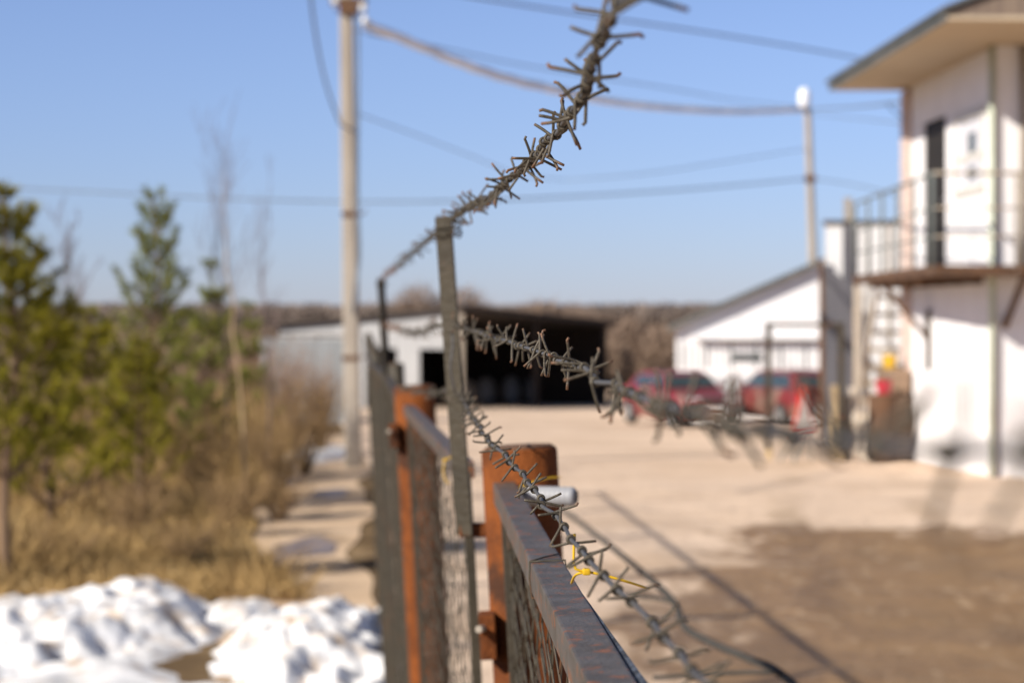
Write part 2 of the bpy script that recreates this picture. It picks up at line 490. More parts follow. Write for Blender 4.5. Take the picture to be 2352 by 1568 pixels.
# low hills far off
V = []; F = []; nseg = 90
for j, (y, zb) in enumerate(((700, -0.86), (900, 4.0), (1400, 7.0))):
    for i in range(nseg + 1):
        x = -500 + 1000 * i / nseg
        h = zb + (1.5 * mnoise.noise(Vector((x * .006, y * .01, 1))) if j else 0)
        V.append((x, y, h if j else zb - .3))
for j in range(2):
    for i in range(nseg):
        a0 = j * (nseg + 1) + i
        F.append((a0, a0 + 1, a0 + nseg + 2, a0 + nseg + 1))
tag(raw_mesh('hills', V, F, M['wood_far'], smooth=True), kind='structure')

# ------------------------------------------------------------------ twig/blade generators (all numpy)
def blades(base, length, width, lean=.35, up=1.0, bend=0.0):
    """one thin two-triangle blade per base point; base (n,3), length/width (n,)"""
    n = len(base)
    d = rng.normal(0, lean, (n, 3)); d[:, 2] = np.abs(rng.normal(up, .15, n))
    d /= np.linalg.norm(d, axis=1)[:, None]
    side = np.cross(d, rng.normal(0, 1, (n, 3))); side /= np.linalg.norm(side, axis=1)[:, None] + 1e-9
    tip = base + d * length[:, None]
    midp = base + d * (length * .55)[:, None] + side * 0 + np.column_stack([rng.normal(0, bend, n), rng.normal(0, bend, n), np.zeros(n)]) * length[:, None]
    w = width[:, None]
    V = np.concatenate([base - side * w, base + side * w, midp - side * w * .7, midp + side * w * .7, tip], axis=0)
    i = np.arange(n)
    F = np.concatenate([np.column_stack([i, i + n, i + 3 * n]), np.column_stack([i, i + 3 * n, i + 2 * n]), np.column_stack([i + 2 * n, i + 3 * n, i + 4 * n])])
    return V, F

gzv = np.vectorize(gz)

# dry grass over the verge: nobody could count it
def grass_patch(name, n, sampler, hmin, hmax, w, mat, clump=0.0, lean=.45):
    xy = sampler(n)
    z = gzv(xy[:, 1]) - .01
    base = np.column_stack([xy, z])
    cl = np.array([mnoise.noise(Vector((x * .8, y * .45, 2.2))) for x, y in xy])
    L = (hmin + (hmax - hmin) * rng.random(n) ** 1.6) * (0.55 + 1.5 * np.clip(cl + .15, 0, 1))
    V, F = blades(base, L, np.full(n, w) * (0.6 + .8 * rng.random(n)), lean=lean, bend=.18)
    return tag(raw_mesh(name, V, F, mat), kind='stuff')

def verge_sampler(n):
    out = np.zeros((0, 2))
    while len(out) < n:
        y = 17.3 + (48 - 17.3) * rng.random(n) ** 1.25
        left = -.245 * y - .6
        right = np.array([path_edge(0, t) for t in y]) - .02 - .35 * rng.random(n) ** 2
        x = left + (right - left) * rng.random(n)
        keep = np.array([mnoise.noise(Vector((p * 1.1, q * .6, 9))) for p, q in zip(x, y)]) > -.12 + .3 * (rng.random(n) - .5)
        out = np.concatenate([out, np.column_stack([x, y])[keep]])
    return out[:n]
grass_patch('dry_grass', 42000, verge_sampler, .08, .50, .006, M['dry_grass'])
def tall_sampler(n):
    y = 24 + 26 * rng.random(n)
    right = np.array([path_edge(0, t) for t in y]) - .25
    x = right - (0.0 + 3.4 * rng.random(n) ** 1.1)
    k = rng.integers(0, 60, n)
    cxy = np.column_stack([rng.random(60), rng.random(60)])
    cy = 24 + 26 * cxy[k, 1]; cr = np.array([path_edge(0, t) for t in cy]) - .3
    cx = cr - 3.3 * cxy[k, 0]
    return np.column_stack([cx + rng.normal(0, .22, n), cy + rng.normal(0, .3, n)])
grass_patch('tall_dry_grass', 15000, tall_sampler, .45, 1.25, .006, M['dry_grass'], lean=.22)
def near_sampler(n):
    y = 16.9 + 3.2 * rng.random(n)
    x = -.25 * y + (2.75 * rng.random(n))
    return np.column_stack([x, y])
grass_patch('bent_dry_grass', 6500, near_sampler, .15, .5, .007, M['dry_grass'], lean=.8)

# far scrub, a mass of bare growth behind everything
def scrub(name, n_cl, xr, yr, hr, rad, per, mat, w=.02, base=None):
    cs = np.column_stack([rng.uniform(*xr, n_cl), rng.uniform(*yr, n_cl)])
    hs = rng.uniform(*hr, n_cl)
    pts = []; Ls = []
    for (cx, cy), h in zip(cs, hs):
        q = rng.normal(0, 1, (per, 3)); q /= np.linalg.norm(q, axis=1)[:, None]
        q *= (rng.random(per) ** .45)[:, None]
        rr = rad * h
        g = gz(cy) if base is None else base(cy)
        pts.append(np.column_stack([cx + q[:, 0] * rr, cy + q[:, 1] * rr, g + h * (.45 + .42 * q[:, 2])]))
        Ls.append(np.full(per, h * .16) * (0.5 + rng.random(per)))
    pts = np.concatenate(pts); Ls = np.concatenate(Ls)
    V, F = blades(pts, Ls, np.full(len(pts), w) * (0.6 + .8 * rng.random(len(pts))), lean=.5)
    return raw_mesh(name, V, F, mat)
tag(scrub('scrub', 60, (-22, -6.5), (56, 95), (1.6, 2.7), .8, 420, M['scrub_far'], .035), kind='stuff')
tag(scrub('far_woods', 460, (-190, 190), (640, 800), (4.6, 6.6), 1.1, 190, M['wood_far'], .42, base=lambda y: -0.9 + (y - 640) * .012), kind='stuff')
tag(scrub('roadside_scrub', 60, (3.0, 16.0), (84, 120), (2.0, 3.2), .8, 420, M['scrub_far'], .05), kind='stuff')

# ------------------------------------------------------------------ plants that one can tell apart
def bare_tree(name, base, height, label, cat, spread=.35, trunk_r=.03, trunk_m='birch', levels=3, n_br=14, lean=(0, 0), group=None, start=.35, twig_len=.28, min_r=.004):
    r = random.Random(hash((round(base[0], 2), round(base[1], 2))) & 0xffff)
    root = empty(name, base, label, cat, group)
    tr = MB(); tw = MB()
    pts = []
    n = 12
    for i in range(n + 1):
        t = i / n
        pts.append(Vector((lean[0] * height * t + .02 * height * math.sin(t * 5 + r.random()), lean[1] * height * t, height * t)))
    tr.tube(pts, [max(min_r, trunk_r * (1 - .9 * i / n)) for i in range(n + 1)], 6)
    def br(p, d, L, rad, lev):
        q = [p]; dd = d.copy()
        for k in range(4):
            dd = (dd + Vector((r.gauss(0, .12), r.gauss(0, .12), .12))).normalized()
            q.append(q[-1] + dd * L / 4)
        tw.tube(q, [max(min_r * .8, rad * (1 - .7 * k / 4)) for k in range(5)], 3, cap=False)
        if lev > 0:
            for k in range(r.randint(3, 5)):
                b = q[r.randint(1, 4)]
                an = r.random() * 6.28
                nd = (dd + Vector((math.cos(an), math.sin(an), .25)) * .65).normalized()
                br(b, nd, L * r.uniform(.4, .65), rad * .55, lev - 1)
    for k in range(n_br):
        t = start + (0.97 - start) * (k + r.random()) / n_br
        i = min(n - 1, int(t * n))
        p = pts[i].lerp(pts[i + 1], t * n - i)
        an = r.random() * 6.28
        d = Vector((math.cos(an) * spread, math.sin(an) * spread, .75)).normalized()
        br(p, d, height * twig_len * (1.15 - t * .6), trunk_r * .45 * (1.1 - t), levels - 1)
    tr.build('trunk', M[trunk_m], root, smooth=True)
    tw.build('crown', M['twig'], root)
    return root

def shrub(base, h, rad, label, group, n=60, m='shrub', name='bare_shrub'):
    root = empty(name, base, label, 'shrub', group)
    r = random.Random(int(base[0] * 1000) ^ int(base[1] * 77))
    tw = MB(); stem = MB()
    for k in range(n):
        an = r.random() * 6.28; rr = rad * r.random() ** .7
        d = Vector((math.cos(an) * rr, math.sin(an) * rr, h * r.uniform(.6, 1)))
        p0 = Vector((math.cos(an) * rr * .12, math.sin(an) * rr * .12, 0))
        mid = p0.lerp(d, .5) + Vector((r.gauss(0, .04), r.gauss(0, .04), .06 * h))
        (stem if k < 6 else tw).tube([p0, mid, d], [.007, .005, .002], 3, cap=False)
        for q in range(7):
            t = r.uniform(.3, .95)
            b = p0.lerp(d, t)
            e_ = b + Vector((r.gauss(0, .12), r.gauss(0, .12), r.uniform(.05, .24))) * h * .75
            tw.tube([b, e_], [.004, .0015], 3, cap=False)
    stem.build('stem', M[m], root); tw.build('twigs', M[m], root)
    return root

def pine(base, h, spread, label, seed, mat='needles', group='young pines on the verge', first=.11, dens=1.0, trunk_r=.045):
    r = random.Random(seed); g = np.random.default_rng(seed)
    root = empty('pine_tree', base, label, 'pine tree', group)
    wood = MB(); tips = []
    n = 10
    wob = [Vector((.015 * h * math.sin(i * .8 + seed), .015 * h * math.cos(i * .7 + seed), h * i / n)) for i in range(n + 1)]
    wood.tube(wob, [max(.008, trunk_r * (1 - .85 * i / n)) for i in range(n + 1)], 7)
    def tpos(t):
        i = min(n - 1, int(t * n)); return wob[i].lerp(wob[i + 1], t * n - i)
    segs = []       # (p, q) twigs that carry needles
    segs.append((tpos(.86), tpos(1.0)))
    whorls = max(6, int(h / .40))
    for wI in range(whorls):
        t = first + (.955 - first) * wI / (whorls - 1)
        L = spread * (1 - t) ** .75 * r.uniform(.85, 1.15) + .12
        nb = r.randint(4, 6)
        a0 = r.random() * 6.28
        for k in range(nb):
            an = a0 + 6.283 * k / nb + r.gauss(0, .2)
            rise = .35 + .85 * t + r.gauss(0, .08)
            LL = L * r.uniform(.7, 1.15)
            d = Vector((math.cos(an), math.sin(an), rise)).normalized()
            p0 = tpos(t); q = [p0]; dd = d
            for s in range(4):
                dd = (dd + Vector((0, 0, .16 + .05 * s))).normalized()
                q.append(q[-1] + dd * LL / 4)
            wood.tube(q, [max(.004, .016 * LL * (1 - .2 * s) + .003) for s in range(5)], 4, cap=False)
            segs.append((q[2].lerp(q[3], .2), q[4]))
            if LL > .3:
                for s in range(1, 4):
                    for sd in (-1, 1):
                        if r.random() < .8:
                            sidev = Vector((-math.sin(an), math.cos(an), .35)) * sd
                            e_ = q[s] + (dd * .6 + sidev * .8 + Vector((0, 0, .25))).normalized() * LL * r.uniform(.28, .45)
                            wood.tube([q[s], e_], [.006, .003], 3, cap=False)
                            segs.append((q[s].lerp(e_, .35), e_))
    wood.build('trunk', M['bark'], root, smooth=True)
    B = []; D = []
    for p, q in segs:
        ax = np.array(q - p); L = np.linalg.norm(ax) + 1e-6
        k = int(dens * (50 + 330 * L))
        t = g.random(k)
        b = np.array(p)[None] + ax[None] * t[:, None]
        rad = g.normal(0, 1, (k, 3)); rad -= (rad @ (ax / L))[:, None] * (ax / L)[None]
        rad /= np.linalg.norm(rad, axis=1)[:, None] + 1e-9
        B.append(b); D.append(rad * .8 + (ax / L)[None] * .75)
    B = np.concatenate(B); D = np.concatenate(D); D /= np.linalg.norm(D, axis=1)[:, None]
    nL = .085 * (0.7 + .6 * g.random(len(B)))
    side = np.cross(D, g.normal(0, 1, D.shape)); side /= np.linalg.norm(side, axis=1)[:, None] + 1e-9
    w = .0035
    k = len(B); V = np.concatenate([B - side * w, B + side * w, B + D * nL[:, None]])
    i = np.arange(k)
    raw_mesh('crown', V, np.column_stack([i, i + k, i + 2 * k]), M[mat], root)
    return root

def base_at(px, d): return Vector(((px - 1176) / FPX * d, d, gz(d)))
pine(base_at(22, 17.6), 3.05, 1.05, 'largest young pine, cut by the left edge of the view behind the snow bank', 3, trunk_r=.055, first=.27, dens=1.3)
pine(base_at(352, 28.6), 3.60, 1.25, 'tall slender pine with a spired top against the sky', 8, 'needles_blue')
pine(base_at(482, 30.0), 2.75, .85, 'small dark pine beside the bare yellow sapling', 14, 'needles_blue')
pine(base_at(205, 25.0), 2.1, 1.05, 'squat bushy pine between the cut off pine and the spired pine', 21)
pine(base_at(112, 22.5), 2.0, .9, 'low broad pine right behind the largest pine', 33, dens=1.1)
pine(base_at(322, 24.5), 1.75, .8, 'short dense pine standing in front of the spired pine', 52, dens=.9)
pine(base_at(575, 36.0), 2.35, .6, 'thin small pine to the right of the bare yellow sapling', 41, 'needles_blue')

bare_tree('sapling', base_at(549, 23.6), 3.85, 'bare sapling with a yellow lit trunk among dry weeds', 'sapling', trunk_r=.024, lean=(-.026, 0), n_br=11, spread=.2, start=.5, levels=2, twig_len=.24, min_r=.003)
bare_tree('sapling', base_at(603, 27.5), 3.4, 'bare reddish sapling with several thin stems near the concrete pole', 'sapling', trunk_r=.022, trunk_m='twig', lean=(.02, 0), n_br=11, spread=.25, start=.15, levels=2, min_r=.003)
bare_tree('sapling', base_at(150, 30), 3.0, 'faint bare sapling rising behind the two left pines', 'sapling', trunk_r=.016, trunk_m='twig', lean=(.03, 0), n_br=14, spread=.25, start=.2)
bare_tree('sapling', base_at(505, 29.0), 4.1, 'tallest twiggy sapling, very thin, behind the yellow one', 'sapling', trunk_r=.02, trunk_m='twig', lean=(.012, 0), n_br=12, spread=.2, start=.25, levels=2, min_r=.003)
SH = [(470, 26.0, 1.0, .55, 'brown leafless shrub left of the yellow sapling'), (640, 27.0, 1.05, .55, 'brown leafless shrub at the edge of the path near the far puddle'),
      (700, 30.5, 1.3, .55, 'tall brown shrub in front of the corrugated fence beside the pole'), (600, 33, 1.35, .7, 'wide brown shrub before the left end of the corrugated fence'),
      (520, 22.0, .7, .5, 'low tangled shrub below the yellow sapling'), (300, 21.5, .62, .6, 'low tangled shrub below the spired pine'),
      (420, 19.2, .42, .5, 'lowest brown shrub just behind the snow bank'), (640, 23.6, .5, .42, 'rounded low shrub at the path edge before the near puddle'),
      (120, 18.6, .45, .6, 'low shrub beside the trunk of the largest pine'), (740, 36, 1.35, .55, 'tall thin shrub just left of the pole')]
SH += [(565, 37, 1.75, .6, 'tall reddish shrub behind the yellow sapling'), (625, 40, 2.05, .65, 'tallest reddish shrub before the left end of the open shed'), (676, 43, 1.9, .6, 'reddish shrub before the middle of the corrugated fence'),
       (450, 34, 1.6, .6, 'reddish shrub between the small dark pine and the spired pine'), (735, 45, 1.7, .55, 'reddish shrub at the right end of the corrugated fence')]
for px, d, h, rad, lab in SH:
    shrub(base_at(px, d), h, rad, lab, 'bare shrubs on the verge', n=46, m='shrub_red' if 'reddish' in lab else 'shrub')

# ------------------------------------------------------------------ snow
def snow(name, cx, cy, rx, ry, H, label, seed, amp=.5, n=90, group=None, f=2.6):
    V = []; F = []
    for j in range(n + 1):
        for i in range(n + 1):
            u = -1.25 + 2.5 * i / n; v = -1.25 + 2.5 * j / n
            x = cx + rx * u; y = cy + ry * v
            d = math.sqrt(u * u + v * v) + .38 * mnoise.noise(Vector((u * 1.6 + seed, v * 1.6, seed)))
            k = max(-.4, 1 - d)
            h = H * (min(1, k * 1.5) if k > 0 else k * 1.5)
            if k > -.1:
                h += H * amp * min(1, (k + .1) * 3) * (mnoise.noise(Vector((x * f, y * f * .7, seed))) + .45 * mnoise.noise(Vector((x * f * .45, y * f * .4, seed + 2))) + .38 * mnoise.noise(Vector((x * f * 2.1, y * f * 1.6, seed + 4))))
            V.append((x, y, gz(y) - .02 + h))
    for j in range(n):
        for i in range(n):
            a0 = j * (n + 1) + i
            F.append((a0, a0 + 1, a0 + n + 2, a0 + n + 1))
    o = raw_mesh(name, V, F, M['snow'], smooth=True)
    return tag(o, label, 'snow', group)
snow('snow_bank', -2.95, 15.3, 1.15, 2.5, .21, 'long lumpy bank of old snow at the lower left', 1.7, .36, 140, 'old snow heaps', 5.5)
snow('snow_bank', -1.22, 14.4, .62, 2.2, .24, 'lumpy snow heap against the foot of the fence', 5.2, .36, 120, 'old snow heaps', 5.5)
snow('snow_bank', -2.5, 12.9, .95, 1.1, .09, 'low dirty snow remnant in front of the long snow bank', 3.4, .6, 70, 'old snow heaps', 3)
snow('snow_bank', -1.95, 16.2, .30, .9, .10, 'small thin tongue of snow between the two larger heaps', 7.4, .6, 50, 'old snow heaps', 3)
snow('snow_patch', -5.55, 29.2, .42, 1.8, .14, 'grey melting snow patch under the pines', 9.1, .6, 40, 'melting snow patches')
snow('snow_patch', -3.05, 36.5, .62, 2.6, .13, 'thin snow patch beside the foot of the concrete pole', 12.4, .6, 40, 'melting snow patches')
snow('snow_patch', -3.0, 29.0, .22, .9, .10, 'tiny snow patch near the far puddle', 15.4, .6, 30, 'melting snow patches')
snow('snow_patch', -4.3, 37.0, .5, 1.6, .15, 'snow remnant behind the yellow sapling', 18.4, .6, 30, 'melting snow patches')

# ------------------------------------------------------------------ fence pillars, panels, posts
LEAN = .054
def pillar(x, y, top, label, r=.0515, mt='rust', plate=.2):
    root = empty('fence_pillar', (x + LEAN * (top), y, 0), label, 'fence pillar', 'pipe pillars of the fence')
    root.rotation_euler = (0, -math.atan(LEAN), 0)
    m = MB()
    Lh = top / math.cos(math.atan(LEAN))
    m.tube([(0, 0, -.3), (0, 0, Lh * .5), (0, 0, Lh - .004), (0, 0, Lh)], [r, r, r, r - .003], 28)
    m.build('pipe', M[mt], root, smooth=False)
    for p in root.children[0].data.polygons:
        if len(p.vertices) == 4: p.use_smooth = True
    c = MB(); c.tube([(0, 0, Lh), (0, 0, Lh + .003)], r - .006, 20); c.build('cap', M['rust_band'], root)
    for zz in (Lh - plate, .45):
        if mt != 'rust': continue
        h = MB()
        h.box(-.066, -.044, -.062, -.012, zz - .030, zz + .030)
        hg = h.build('hinge_plate', M['rust'], root, bevel=.003)
        b = MB(); b.tube([(-.066, -.078, zz + .014), (-.052, -.03, zz + .010)], .005, 8); b.build('bolt', M['rail_pale'], hg)
    return root
TOP = EYE - .178
pillar_labels = ['thick rusty orange pillar beside the white pipe', 'rusty orange pillar behind the upright fence bracket', 'third pillar, a thin dark one hidden by the second barbed wire bracket',
                 'fourth pillar, a thin dark one, along the fence', 'fifth pillar, a thin dark one, along the fence', 'sixth pillar, a thin dark one, along the fence', 'seventh pillar, a thin dark one, along the fence',
                 'eighth pillar, a thin dark one, along the fence', 'last thin dark pillar at the far end of the fence']
for (x, y), lab in zip(FENCE[1:], pillar_labels):
    if 'rusty' in lab: pillar(x, y, TOP, lab, plate=.245 if y < 4 else .12)
    else: pillar(x, y, TOP, lab, .030, 'steel_dark')

def chain_link(L, H, cell=.062, r=.0009):
    """slack chain link: every wire zigzags and hooks round its neighbours, heights drifting from wire to wire"""
    rd = random.Random(5)
    n = int(L / cell); hz_ = .052
    m = MB()
    for i in range(n + 1):
        x0 = cell * (i + .5); ph = rd.uniform(0, hz_); drift = rd.uniform(-.006, .006)
        pts = []; k = 0; z = 0.0
        while z < H:
            s_ = 1 if (k + i) % 2 else -1
            zz = min(max(z + ph * .9 + rd.gauss(0, .003), 0), H)
            x = x0 + s_ * cell * .53 + drift * k * .1 + rd.gauss(0, .002)
            for dx, dz in ((-.012 * s_, -.007), (0, 0), (-.012 * s_, .007)):
                pts.append((min(max(x + dx, .002), L - .002), .0016 * s_, min(max(zz + dz, 0), H)))
            z += hz_; k += 1
        m.tube(pts, r, 4, cap=False)
    return m

def panel(x0, y0, x1, y1, top, H, label, stiles=1, tube=.026, mesh_data=None, mt='rail', cell=.062):
    """far end (x0, y0), near end (x1, y1) at the height of the top rail's upper face"""
    L = math.hypot(x1 - x0, y1 - y0)
    root = empty('fence_panel', (x0, y0, top), label, 'fence panel', 'chain link panels of the fence')
    yaw = math.atan2(y1 - y0, x1 - x0)
    root.rotation_mode = 'QUATERNION'
    root.rotation_quaternion = Quaternion((0, 0, 1), yaw) @ Quaternion((1, 0, 0), -(-1) * math.atan(LEAN))
    h = tube
    m = MB(); m.box(0, L, -h / 2, h / 2, -h, 0); m.build('top_rail', M[mt], root, bevel=.0022)
    m = MB(); m.box(0, L, -h / 2, h / 2, -H, -H + h); m.build('bottom_rail', M[mt], root, bevel=.002)
    for k in range(stiles + 1):
        xs = h / 2 + (L - h) * k / stiles
        ws_ = .007; xs += (-h / 2 + ws_) if k == 0 else (h / 2 - ws_)
        m = MB(); m.box(xs - ws_, xs + ws_, -ws_, ws_, -H + h, -h); m.build('stile', M['steel_dark'], root, bevel=.0015)
    if mesh_data is None:
        cl = chain_link(L - 2 * h, H - 2 * h, cell); o = cl.build('wire_mesh', M['mesh_wire'], root)
    else:
        o = bpy.data.objects.new('wire_mesh', mesh_data); COL.objects.link(o); o.parent = root
    o.location = (h, 0.0, -H + h)
    return root
RT = EYE - .22
near_panel = panel(-.0105, 3.045, .1035, .36, RT, 1.78, 'nearest chain link panel with a worn brown grey top rail', 1, tube=.0295, cell=.046)
p2 = panel(-.256, 5.68, -.070, 3.47, RT, 1.78, 'second chain link panel, swung in front of the thick rusty pillar', 1, cell=.05)
common = None
plabels = ['third panel, from the second pillar to the second wire bracket', 'fourth panel of the fence, seen almost edge on', 'fifth panel of the fence, seen almost edge on', 'sixth panel of the fence, seen almost edge on',
           'seventh panel of the fence, seen almost edge on', 'eighth panel of the fence, seen almost edge on', 'farthest panel of the fence by the concrete pole']
for k in range(2, 9):
    (xa, ya), (xb, yb) = FENCE[k], FENCE[k + 1]
    d = Vector((xb - xa, yb - ya)).normalized()
    n_ = Vector((-.03, 0))
    far = Vector((xb, yb)) - d * .07 + n_; nr = Vector((xa, ya)) + d * .07 + n_
    Lp = (far - nr).length
    # same length for all so the wire mesh data is shared
    nr = far - d * 2.555
    pn = panel(far.x, far.y, nr.x, nr.y, RT, 1.78, plabels[k - 2], 1, mesh_data=common, mt='steel_dark', cell=.036)
    if common is None:
        common = [c for c in pn.children if c.name.startswith('wire_mesh')][0].data

# welded flat strip beside the near rail, slightly lower and drifting off to the yard side
m = MB()
m.beam(P(1306, 1340, 1.93), P(1494, 1606, 1.345), .009, .005, roll=.5)
strip = m.build('flat_bar', M['steel_blue'], None, bevel=.001)
strip.parent = near_panel; strip.matrix_parent_inverse = near_panel.matrix_basis.inverted() if False else (Matrix.Translation(near_panel.location) @ near_panel.rotation_quaternion.to_matrix().to_4x4()).inverted()
# thin binding wire looped round the near rail
def on_panel(root, lx, ly, lz):
    return Matrix.Translation(root.location) @ root.rotation_quaternion.to_matrix().to_4x4() @ Vector((lx, ly, lz))
lx0 = 1.0
for i in range(60):
    lx0 = i / 60 * 2.6
    if on_panel(near_panel, lx0, 0, 0).y < 2.05: break
m = MB(); hh = .0158
loop = [(lx0 - .004, -hh, .0012), (lx0 - .001, -hh * .3, .0014), (lx0, hh, .0012), (lx0 + .001, hh + .001, -.014), (lx0 + .003, hh, -.0308), (lx0, -hh, -.0308), (lx0 - .006, -hh - .001, -.014), (lx0 - .004, -hh, .0012)]
m.tube(loop, .0009, 6); m.build('binding_wire', M['mesh_wire'], near_panel, smooth=True)
m = MB(); m.tube([(lx0 - .004, hh * -1, .0014), (lx0 + -.03, -.002, .0016), (lx0 - .055, hh * .9, .0014)], .0008, 6); m.build('binding_wire', M['mesh_wire'], near_panel, smooth=True)

def bracket(pt, pb, w, label):
    root = empty('wire_bracket', pb, label, 'fence bracket', 'upright steel brackets that carry the barbed wire')
    d = pt - pb
    m = MB()
    # angle iron: two legs of 4 mm steel
    L = d.length; t = .004
    m.add([(-w / 2, -w / 2, 0), (w / 2, -w / 2, 0), (w / 2, -w / 2 + t, 0), (-w / 2 + t, -w / 2 + t, 0), (-w / 2 + t, w / 2, 0), (-w / 2, w / 2, 0),
           (-w / 2, -w / 2, L), (w / 2, -w / 2, L), (w / 2, -w / 2 + t, L), (-w / 2 + t, -w / 2 + t, L), (-w / 2 + t, w / 2, L), (-w / 2, w / 2, L)],
          [(0, 5, 4, 3), (0, 3, 2, 1), (6, 7, 8, 9), (6, 9, 10, 11), (0, 1, 7, 6), (1, 2, 8, 7), (2, 3, 9, 8), (3, 4, 10, 9), (4, 5, 11, 10), (5, 0, 6, 11)])
    o = m.build('upright', M['steel_dark'], root)
    q = d.to_track_quat('Z', 'Y')
    o.rotation_mode = 'QUATERNION'; o.rotation_quaternion = q @ Quaternion((0, 0, 1), R(14))
    w_ = MB()
    for zz in (L - .025, L - .018, L - .03):
        ring = [(math.cos(k / 10 * 6.283) * w * .72, math.sin(k / 10 * 6.283) * w * .72, zz + .004 * math.sin(k)) for k in range(11)]
        w_.tube(ring, .0011, 5)
    ow = w_.build('tie_wire', M['mesh_wire'], root, smooth=True); ow.rotation_mode = 'QUATERNION'; ow.rotation_quaternion = o.rotation_quaternion
    pl = MB(); pl.box(-.014, .026, -.010, .012, -.004, .016)
    ob = pl.build('weld_lug', M['rust'], root, bevel=.003)
    return root
A_top, A_bot = P(1028, 497, 3.33), P(1077, 1226, 3.36)
bracket(A_top, A_bot, .027, 'upright steel angle bracket with barbed wire at its top, nearest of two')
B_top, B_bot = P(876, 640, 8.72), P(898, 1010, 8.72)
bracket(B_top, B_bot, .030, 'farther thin steel bracket where the barbed wire ends near the pole')

# ------------------------------------------------------------------ barbed wire
def barb_meshes(n, r=.00100, R0=.0025, arm=(.013, .020), seed=1, tidy=False):
    rd = random.Random(seed); out = []
    for _ in range(n):
        turns = rd.uniform(1.93, 2.05) if tidy else rd.choice([1.95, 2.0, 2.1, 1.9, 1.6])
        pitch = .0021
        a0 = 0.0 if tidy else rd.random() * 6.28
        N = 20
        hx = []
        for k in range(N + 1):
            an = a0 + turns * 6.283 * k / N
            hx.append(Vector((R0 * math.cos(an), R0 * math.sin(an), -pitch * turns / 2 + pitch * turns * k / N)))
        def arm_pts(p, an, sgn):
            t = Vector((-math.sin(an), math.cos(an), 0)) * sgn
            rad = Vector((math.cos(an), math.sin(an), 0))
            L = rd.uniform(*arm); tilt = rd.gauss(0, .12 if tidy else .26); bend = rd.gauss(0, .08 if tidy else .2); lift = rd.uniform(.0, .08 if tidy else .3)
            d = (t + Vector((0, 0, tilt)) + rad * lift).normalized()
            res = []; q = p.copy()
            for k in range(5):
                d = (d + rad * bend * .12 + Vector((0, 0, rd.gauss(0, .03)))).normalized()
                q = q + d * L / 5; res.append(q.copy())
            if rd.random() < .3:                       # hooked cut end
                d = (d + rad * rd.choice([-1, 1]) * .9).normalized(); res.append(q + d * .0022)
            return res
        a1 = arm_pts(hx[0], a0, -1); a2 = arm_pts(hx[-1], a0 + turns * 6.283, 1)
        pts = list(reversed(a1)) + hx + a2
        m = MB(); m.tube(pts, [r * .9] + [r] * (len(pts) - 2) + [r * .9], 7)
        o = m.build('barb', M['barb'], smooth=True)
        out.append(o.data); bpy.data.objects.remove(o)
    return out
BARBS = barb_meshes(26)
TIDY = barb_meshes(12, arm=(.012, .017), seed=4, tidy=True)

def barbed_wire(pts, label, spacing, near_len, strand_r=.00150, barbs=BARBS, strand_m='strand', kink=.0011, seed=3, far_spacing=.07, scale=1.0, most=98, roll=None):
    rd = random.Random(seed)
    path = catmull(pts, .012)
    cum = [0.0]
    for p, q in zip(path, path[1:]): cum.append(cum[-1] + (q - p).length)
    def at(s):
        lo, hi = 0, len(cum) - 1
        while hi - lo > 1:
            md = (lo + hi) // 2
            if cum[md] <= s: lo = md
            else: hi = md
        t = (s - cum[lo]) / max(cum[hi] - cum[lo], 1e-9)
        return path[lo].lerp(path[hi], t), (path[hi] - path[lo]).normalized()
    root = empty('barbed_wire', pts[0], label, 'barbed wire', 'strands of barbed wire on the fence')
    o0 = Vector(pts[0])
    S = []; s = .02
    while s < cum[-1] - .02:
        S.append(s); sp = spacing if s < near_len else far_spacing
        s += sp * rd.uniform(.72, 1.3)
    # strand with small kinks where barbs sit
    spts = []
    offs = [(sv, Vector((rd.gauss(0, kink), rd.gauss(0, kink), rd.gauss(0, kink)))) for sv in S]
    step = .008; s = 0.0; j = 0
    def off(s):
        nonlocal j
        while j + 1 < len(offs) and offs[j + 1][0] < s: j += 1
        if s < offs[0][0] or j + 1 >= len(offs): return Vector((0, 0, 0))
        a_, b_ = offs[j], offs[j + 1]
        t = (s - a_[0]) / (b_[0] - a_[0])
        t = t * t * (3 - 2 * t)
        return a_[1].lerp(b_[1], t)
    while s < cum[-1]:
        spts.append(at(s)[0] + off(s) - o0)
        s += step if s < near_len else .03
    spts.append(path[-1] - o0)
    m = MB(); m.tube(spts, strand_r, 8); m.build('strand', M[strand_m], root, smooth=True)
    rest = MB()
    for i, sv in enumerate(S):
        p, t = at(sv)
        q = t.to_track_quat('Z', 'Y') @ Quaternion((0, 0, 1), rd.random() * 6.283 if roll is None else rd.choice((0, math.pi)) + roll[0] + rd.gauss(0, roll[1]))
        loc = p + offs[i][1] - o0
        me = rd.choice(barbs)
        if i < most:
            b = bpy.data.objects.new('barb', me); COL.objects.link(b); b.parent = root
            b.location = loc; b.rotation_mode = 'QUATERNION'; b.rotation_quaternion = q; b.scale = (scale,) * 3
        else:
            mt = Matrix.Translation(loc) @ q.to_matrix().to_4x4()
            rest.add([mt @ v.co for v in me.vertices], [tuple(f.vertices) for f in me.polygons])
    if rest.v:
        tag(rest.build('barbs', M['barb'], root, smooth=True), kind='stuff')
    return root
up = lambda x, d, z: Vector((x, d, EYE + z))
# top wire: from overhead near the lens to the first bracket, then on to the second
barbed_wire([up(.066, .74, .150), up(.0570, .90, .1400), P(1400, 50, 1.085), P(1340, 215, 1.40), P(1250, 335, 1.79), P(1150, 428, 2.35), P(1040, 502, 3.30), P(950, 580, 5.2), P(878, 638, 8.68)],
            'highest strand of barbed wire, rising against the blue sky', .046, 2.7, seed=5, far_spacing=.08, strand_r=.0019, scale=1.16)
